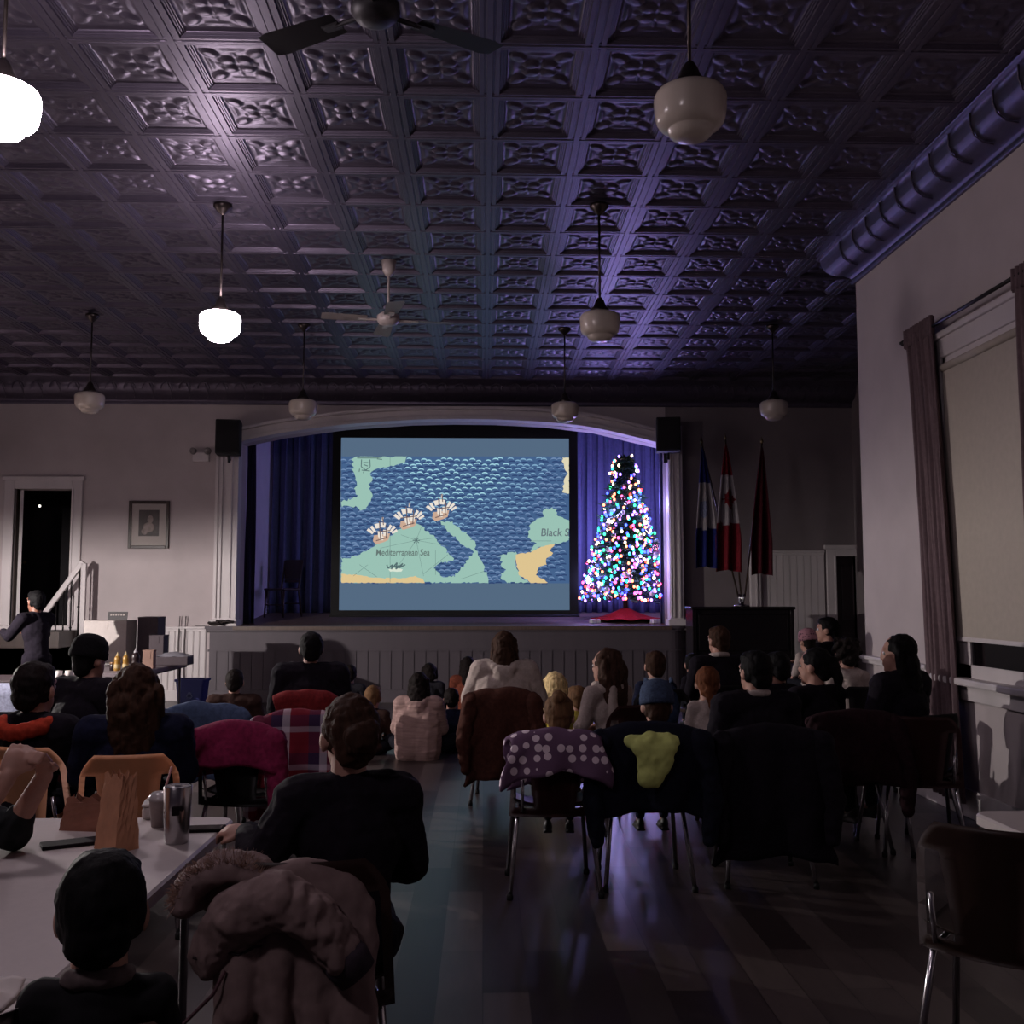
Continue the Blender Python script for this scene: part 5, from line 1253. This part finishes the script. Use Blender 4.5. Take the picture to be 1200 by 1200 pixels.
p9 = person('broad man with short black hair in a black sweater seated before the stage', head=(365, 742), ztop=1.27, yaw=radians(5), top=BLK_C, topname='sweater', hair='short', hairmat=HAIRS['black'], bulk=1.18, puff=.02, hyaw=.15)
chair(chair_under(p9), radians(3), MAROON, 'maroon chair of the broad man in black'); drape('coat', 'red coat with hood over the chair of the broad man in black', 'coat', chair_under(p9), radians(3), REDC, seed=6, w=.40, z=.87, sleeves=False)
# -- children on the floor
FLG = 'children sitting on the floor before the stage'
person('small child with short dark hair on the floor right of the broad man', head=(410, 780), ztop=.70, pose='floor', yaw=.1, top=CHAR, hair='short', hs=.95, group=FLG)
person('small child with light brown hair seated on the floor, left of the girl in pink', head=(437, 805), ztop=.65, pose='floor', yaw=-.2, top=DBROWN, hair='short', hairmat=HAIRS['tan'], hs=.95, group=FLG)
person('girl in a pale pink cardigan with dark shoulder length hair on the floor', head=(491, 789), ztop=.80, pose='floor', yaw=-.12, top=QUILT, topname='cardigan', hair='long', hs=1.0, hairmat=HAIRS['dark'], group=FLG, hood=True, bulk=1.0, puff=.02, wrinkle=.012, baggy=1.12)
person('small child with dark hair directly in front of the girl in pink', head=(503, 778), ztop=.70, pose='floor', top=CHAR, hair='bob', hs=.93, group=FLG)
person('girl with long dark hair in a rust top left of the cream hoodie', head=(548, 770), ztop=.78, pose='floor', yaw=.1, top=cloth('rust top', (112, 58, 44)), topname='shirt', hair='long', hs=.95, group=FLG)
person('small dark haired child between the pink cardigan and the rust top', head=(529, 808), ztop=.6, pose='floor', yaw=.1, top=NAVY, hair='short', hs=.9, group=FLG)
# -- middle
p16 = person('woman in a cream hooded fleece with straight dark brown hair', head=(591, 741), ztop=1.26, yaw=radians(-4), top=WHITEC, topname='hoodie', hood=True, hair='long', hairmat=HAIRS['brown'], bulk=1.1, puff=.02, hs=.98, pants=NAVY, arms='wide', baggy=1.1)
chair(chair_under(p16), radians(-4), MAROON, 'maroon chair of the woman in a cream hoodie'); drape('coat', 'rust and cream coat over the chair of the woman in the cream hoodie', 'coat', chair_under(p16), radians(-4), RUST, seed=8, w=.5, back=.6)
p17 = person('child with long pale blonde hair right of the cream hoodie', head=(650, 791), ztop=.86, yaw=radians(8), top=YEL, topname='fleece', hair='long', hairmat=HAIRS['blonde'], hs=1.12, seat=.3)
p18 = person('small child in a yellow hooded fleece leaning beside the wavy haired woman', head=(677, 806), ztop=.80, yaw=radians(25), top=YEL, topname='fleece', hood=True, hair='short', hairmat=HAIRS['tan'], hs=.9, seat=.28)
stool(p17, .30, 'low wooden stool of the child with blonde hair'); stool(p18, .28, 'low wooden stool of the small child in yellow fleece')
p19 = person('woman with very long wavy auburn hair in a cream sweater and fringed scarf', head=(713, 762), ztop=1.17, yaw=radians(35), lean=.12, top=PALE, topname='sweater', hair='wavy', hairmat=HAIRS['chestnut'], hs=1.04, bulk=1.1, scarf=WHITEC, pants=CHAR, hyaw=.3)
chair(chair_under(p19), radians(30), MAROON, 'maroon chair of the woman with a fringed scarf')
p17b = person('girl with light brown hair in a bun on the spotted coat chair', head=(655, 818), ztop=.985, yaw=radians(-3), top=cloth('grey pink knit', (112, 92, 92)), topname='sweater', hair='bun', hairmat=HAIRS['tan'], hs=.97, pants=CHAR, hood=True)
cp = (p17b.location.x-.05, p17b.location.y-.04, 0); chair(cp, radians(2), MAROON, 'maroon chair with chrome legs under the spotted plum coat')
drape('coat', 'plum coat with white spots spread over the chair of the girl with a bun', 'coat', cp, radians(2), PUR, seed=2, w=.50, back=.15, vshape=-1.2, fold=.8, sleeves=False)
p20 = person('boy with short brown hair in a dark jacket and blue backpack', head=(768, 765), ztop=1.09, yaw=radians(5), top=NAVY, hair='short', hairmat=HAIRS['brown'], hs=.98, collar=cloth('white collar', (170, 164, 164)), pants=NAVY)
chair(chair_under(p20), 0, BLACKP, 'black chair of the boy with a blue backpack')
bp = thing('backpack', 'blue grey backpack on the back of the boy near the stage', 'backpack', (p20.location.x, p20.location.y-.23, .5), .05)
bm = nb(); ell(bm, (0, 0, .2), (.15, .09, .2)); ell(bm, (0, -.06, .13), (.11, .06, .10)); link('bag', remesh(bm, .012, 3, .02, .08, 'bag'), TEAL, bp)
for s in (-1, 1): bm = nb(); tube(bm, [(s*.09, .04, .38), (s*.10, .12, .40), (s*.11, .14, .28)], .014); obj('strap', bm, GREYH, bp, True)
p21 = person('child in a grey blue knit beanie on the chair with the lime hood', head=(770, 806), ztop=1.03, yaw=radians(3), top=TEAL, hat=('beanie', GREYH), hair='short', hairmat=HAIRS['brown'], hs=1.0, puff=.015, pants=NAVY)
cp = (p21.location.x-.10, p21.location.y-.04, 0); chair(cp, 0, BLACKP, 'black chair with chrome legs under the navy coat with lime hood')
t = drape('coat', 'navy coat with a lime green hood over the chair of the child in a beanie', 'coat', cp, 0, cloth('midnight coat', (20, 22, 36)), seed=5, w=.56, back=.38, z=.86)
bm = nb()
for i in range(9):
    a = i/8; ell(bm, (-.11+.22*a, -.365, .81-.03*abs(a-.5)), (.038, .03, .035))
ell(bm, (-.01, -.40, .69), (.085, .035, .13)); ell(bm, (-.025, -.41, .62), (.065, .035, .06)); ell(bm, (.045, -.40, .71), (.055, .035, .09)); ell(bm, (-.075, -.395, .77), (.045, .032, .045)); ell(bm, (.085, -.395, .77), (.04, .03, .045))
link('hood', remesh(bm, .010, 3, .035, .08, 'hood'), HIVIS, t)
# -- right
q_ = person('person with short dark hair and pale collar seated before the piano', head=(843, 735), ztop=1.28, yaw=radians(8), top=BLK_C, hair='short', hairmat=HAIRS['brown'], collar=PALE, hs=1.0, bulk=1.1, hyaw=.3)
chair(chair_under(q_), radians(6), BLACKP, 'black chair of the person seated before the piano')
p23 = person('girl with a reddish low ponytail in a pale knit top', head=(829, 784), ztop=1.04, yaw=radians(-6), top=PALE, topname='sweater', hair='lowtail', hairmat=HAIRS['red'], hs=.98, bulk=.95)
stool(p23, .44, 'wooden stool of the girl with a reddish ponytail')
q_ = person('small dark haired child left of the girl with a reddish ponytail', head=(812, 768), ztop=.95, yaw=.1, top=BLK_C, hair='short', hairmat=HAIRS['black'], hs=.92)
stool(q_, .44, 'wooden stool of the small child left of the reddish ponytail')
p24 = person('man with short black hair and a pale shirt collar under a black jacket', head=(886, 765), ztop=1.22, yaw=radians(12), top=BLK_C, hair='short', hairmat=HAIRS['black'], collar=PALE, bulk=1.25, puff=.02, hyaw=.2, hs=1.02)
cp = (p24.location.x-.02, p24.location.y-.04, 0); chair(cp, radians(-2), BLACKP, 'black chair of the man with a pale shirt collar'); drape('coat', 'long black coat over the chair of the man with a pale collar', 'coat', cp, radians(-2), BLK_C, seed=9, back=.62, w=.56)
q_ = person('person with brown skin and an earring between the collared man and the ponytailed woman', head=(912, 766), ztop=1.12, yaw=radians(20), top=BLK_C, hair='short', hairmat=HAIRS['black'], skin=SKD, hs=.98)
chair(chair_under(q_), radians(15), BLACKP, 'black chair of the person with an earring')
p25 = person('woman with black hair pulled back, face turned left, in a black coat', head=(957, 761), ztop=1.2, yaw=radians(25), top=BLK_C, topname='coat', hair='ponytail', hairmat=HAIRS['black'], hs=1.0, bulk=1.15, hyaw=.5)
cp = (p25.location.x+.05, p25.location.y-.1, 0); chair(cp, radians(5), MAROON, 'maroon chair of the woman with hair pulled back'); drape('jacket', 'dark maroon jacket over the chair of the woman with hair pulled back', 'jacket', cp, radians(5), cloth('deep maroon', (40, 20, 26)), seed=7, back=.36)
p27 = person('man with short black hair holding a baby, face turned left', head=(971, 724), ztop=1.33, yaw=radians(40), top=BLK_C, hair='short', hairmat=HAIRS['black'], hs=1.0, bulk=1.15, arms='forward', hyaw=.5)
p26 = person('baby in a patterned pink hat held by the man', head=(949, 741), ztop=1.22, yaw=radians(20), top=PALE, hair='fade', hat=('beanie', dots('patterned pink hat', (150, 108, 118), (90, 60, 72), 40, .35)), hs=.8, seat=.72)
q = atz(949, 741, 1.22); p26.location = (q.x, q.y, 0)
p28 = person('person with thick dark hair in a pale hooded sweatshirt by the wall ledge', head=(992, 750), ztop=1.18, yaw=radians(10), top=PALE, topname='hoodie', hood=True, hair='curly', hairmat=HAIRS['dark'], hs=1.08, bulk=1.0)
p29 = person('person with a black bob in a black coat against the taupe curtain', head=(1055, 745), ztop=1.29, yaw=radians(35), top=BLK_C, topname='coat', hair='long', hairmat=HAIRS['black'], hs=1.02, bulk=1.1, puff=.015, hyaw=.5)
q = atz(1100, 840, .83); chair((q.x-.02, q.y+.28, 0), radians(-14), MAROON, 'dark maroon chair against the right wall below the curtain')
chair((p28.location.x, p28.location.y, 0), radians(8), BLACKP, 'black chair of the person in a pale hooded sweatshirt')
chair((p27.location.x, p27.location.y, 0), radians(30), BLACKP, 'black chair of the man holding a baby')
chair((p29.location.x-.02, p29.location.y, 0), radians(25), BLACKP, 'black chair of the person with a black bob')
chair((1.72, 3.42, 0), radians(-38), BROWN, 'brown chair at the bottom right facing the white table')
# -- parka on the near chair
pk = thing('parka', 'taupe parka with a fur trimmed hood over the near chair back', 'parka', (c7.location.x, c7.location.y, 0), c7.rotation_euler.z)
Mi = Matrix.Rotation(-c7.rotation_euler.z, 4, 'Z') @ Matrix.Translation(-V(c7.location))
def PK(px, py, Y): return Mi @ at(px, py, Y)
yb0 = c7.location.y-.30
bm = nb()
for i in range(12):
    u = i/11-.5; x = u*.33-.03; z0 = .79-.10*(abs(u)*2)**2
    cap(bm, (x, -.27, z0), (x*1.05, -.345-.03*sin(i*2), .42+.06*sin(i*1.7)), .050, .040); cap(bm, (x, -.22, z0), (x, -.20, .62), .03, .03)
for a in range(5):
    z = .76-a*.085; 
bod = link('coat_body', remesh(bm, .010, 6, .028, .12, 'coat_body'), TAUPE, pk)
bm = nb(); P = [PK(246, 1118, yb0-.02), PK(280, 1072, yb0-.05), PK(325, 1056, yb0-.06), PK(368, 1075, yb0-.07), PK(396, 1112, yb0-.07)]
for a, b, r0, r1 in ((0, 1, .060, .075), (1, 2, .075, .078), (2, 3, .078, .07), (3, 4, .07, .056)): cap(bm, P[a], P[b], r0, r1)
for i in range(10):
    f = i/9*4; a = int(min(f, 3)); c = P[a].lerp(P[a+1], f-a); ell(bm, c+V((0, -.012, .01)), (.03, .072, .072))
link('sleeve', remesh(bm, .008, 3, .035, .06, 'sleeve'), TAUPE, pk)
bm = nb(); d = (P[4]-P[3]).normalized(); tube(bm, [P[4]+d*.02, P[4]+d*.04, P[4]+d*.085], [.058, .062, .054], 18); tube(bm, [P[4]+d*.05, P[4]+d*.087], [.05, .05], 16); cf = obj('cuff', bm, cloth('dark cuff', (58, 50, 58)), pk, True)
bm = nb(); ell(bm, P[4]+V((-.02, -.062, .005)), (.010, .006, .010)); obj('snap_button', bm, CHROME, cf, True)
bm = nb(); hc = PK(268, 1040, yb0+.06)
for i in range(10):
    a = pi*i/9; ell(bm, hc+V((-.11*cos(a)*1.0, .0, .085*sin(a)-.03)), (.045, .09, .045))
ell(bm, hc+V((.02, .05, -.03)), (.10, .05, .09)); hd = link('hood', remesh(bm, .009, 4, .03, .06, 'hood'), TAUPE, pk)
bm = nb(); RFu = random.Random(2)
for i in range(1700):
    a = pi*RFu.random()*.95+.05; b = hc+V((-.125*cos(a)*1.02, RFu.uniform(-.07, .03), .105*sin(a)-.03)); d = (V((-.5*cos(a), RFu.uniform(-.5, .2), .7*sin(a)+.1))+V((RFu.gauss(0, .35), RFu.gauss(0, .3), RFu.gauss(0, .35)))).normalized()
    w = d.cross(V((0, 1, 0))).normalized()*.0014; l = RFu.uniform(.02, .05); m_ = b+d*l*.5+V((0, 0, -.003))
    vs = [bm.verts.new(q) for q in (b-w, b+w, m_+w*.7, b+d*l-V((0, 0, .008)), m_-w*.7)]; bm.faces.new(vs)
fu = obj('fur_trim', bm, mat('tan fur', (150, 122, 110), .9, 0, .3), hd); fu['kind'] = 'stuff'
bm = nb(); pp = [PK(226+i*9, 1122+4*sin(i*1.3)-i*1.2, yb0-.075) for i in range(10)]; tube(bm, pp, .004, 5); obj('pocket_zip', bm, cloth('dark zip', (58, 50, 52)), bod)
bm = nb(); q0, q1, q2 = PK(215, 1200, yb0-.09), PK(250, 1165, yb0-.10), PK(264, 1138, yb0-.09); tube(bm, [q0, q1, q2], .005, 5); obj('drawcord', bm, cloth('plum cord', (96, 70, 76)), bod)

# ------------------------------------------------------------------ light
def lamp(kind, name, loc, e, col, size=.1, rot=None, spot=None, blend=.5):
    l = bpy.data.lights.new(name, kind); l.energy = e; l.color = col
    if kind in ('POINT', 'SPOT'): l.shadow_soft_size = size
    if kind == 'AREA': l.size = size
    if spot: l.spot_size = spot; l.spot_blend = blend
    o = bpy.data.objects.new(name, l); COL.objects.link(o); o.location = loc
    if rot: o.rotation_euler = rot
    return o
# added violet lamps just outside the needles, strengthening the glow of the bulbs
for a, z, e in ((-2.6, .6, 1), (-1.4, .9, 1), (.3, .8, .6), (2.5, 1.0, 1.2), (1.4, 1.3, 1), (-2.4, 1.7, .8), (-.9, 1.8, .8), (1.9, 2.0, .8)):
    r = trad(z)+.05; lamp('POINT', 'string_lights_fill', tree.location+V((r*cos(a), r*sin(a), z)), TREEW*e, (.40, .36, 1.0), .08)
# lamp added out of view to light the lower left wall: its shade cuts the light off level with the rim
lx, ly, lz = -6.3, 9.3, 2.0
t = thing('added_shaded_lamp', 'added unseen metal shaded lamp off the left photo edge', 'ceiling light', (lx, ly, lz))
bm = nb(); lathe(bm, [(.17, -.004), (.172, 0), (.10, .14), (.03, .2), (0, .2), (0, .196), (.028, .19), (.096, .136)], 24); obj('shade', bm, PEWTER, t, True)
bm = nb(); tube(bm, [(0, 0, .19), (0, 0, CEIL-lz)], .006); obj('cord', bm, RUBBER, t)
bm = nb(); ell(bm, (0, 0, .06), (.03, .03, .035)); obj('bulb', bm, emat('warm bulb', (255, 226, 200), 6), t, True)
lamp('POINT', 'added_shaded_lamp_light', (lx, ly, lz+.002), ADDED_LAMP, (1, .93, .90), .03)
w = bpy.data.worlds.new('violet ambient fill'); sc.world = w; w.use_nodes = True  # dim violet ambient added as fill through the open rear of the hall
w.node_tree.nodes['Background'].inputs[0].default_value = (*WORLD_C, 1); w.node_tree.nodes['Background'].inputs[1].default_value = WORLD
vs = sc.view_settings; sc.display_settings.display_device = 'sRGB'; vs.view_transform = 'Standard'; vs.look = 'None'; vs.gamma = 1; vs.use_curve_mapping = False; vs.exposure = 0
sc.cycles.use_denoising = True; sc.cycles.max_bounces = 6; sc.cycles.diffuse_bounces = 4; sc.cycles.glossy_bounces = 3; sc.cycles.sample_clamp_indirect = 4
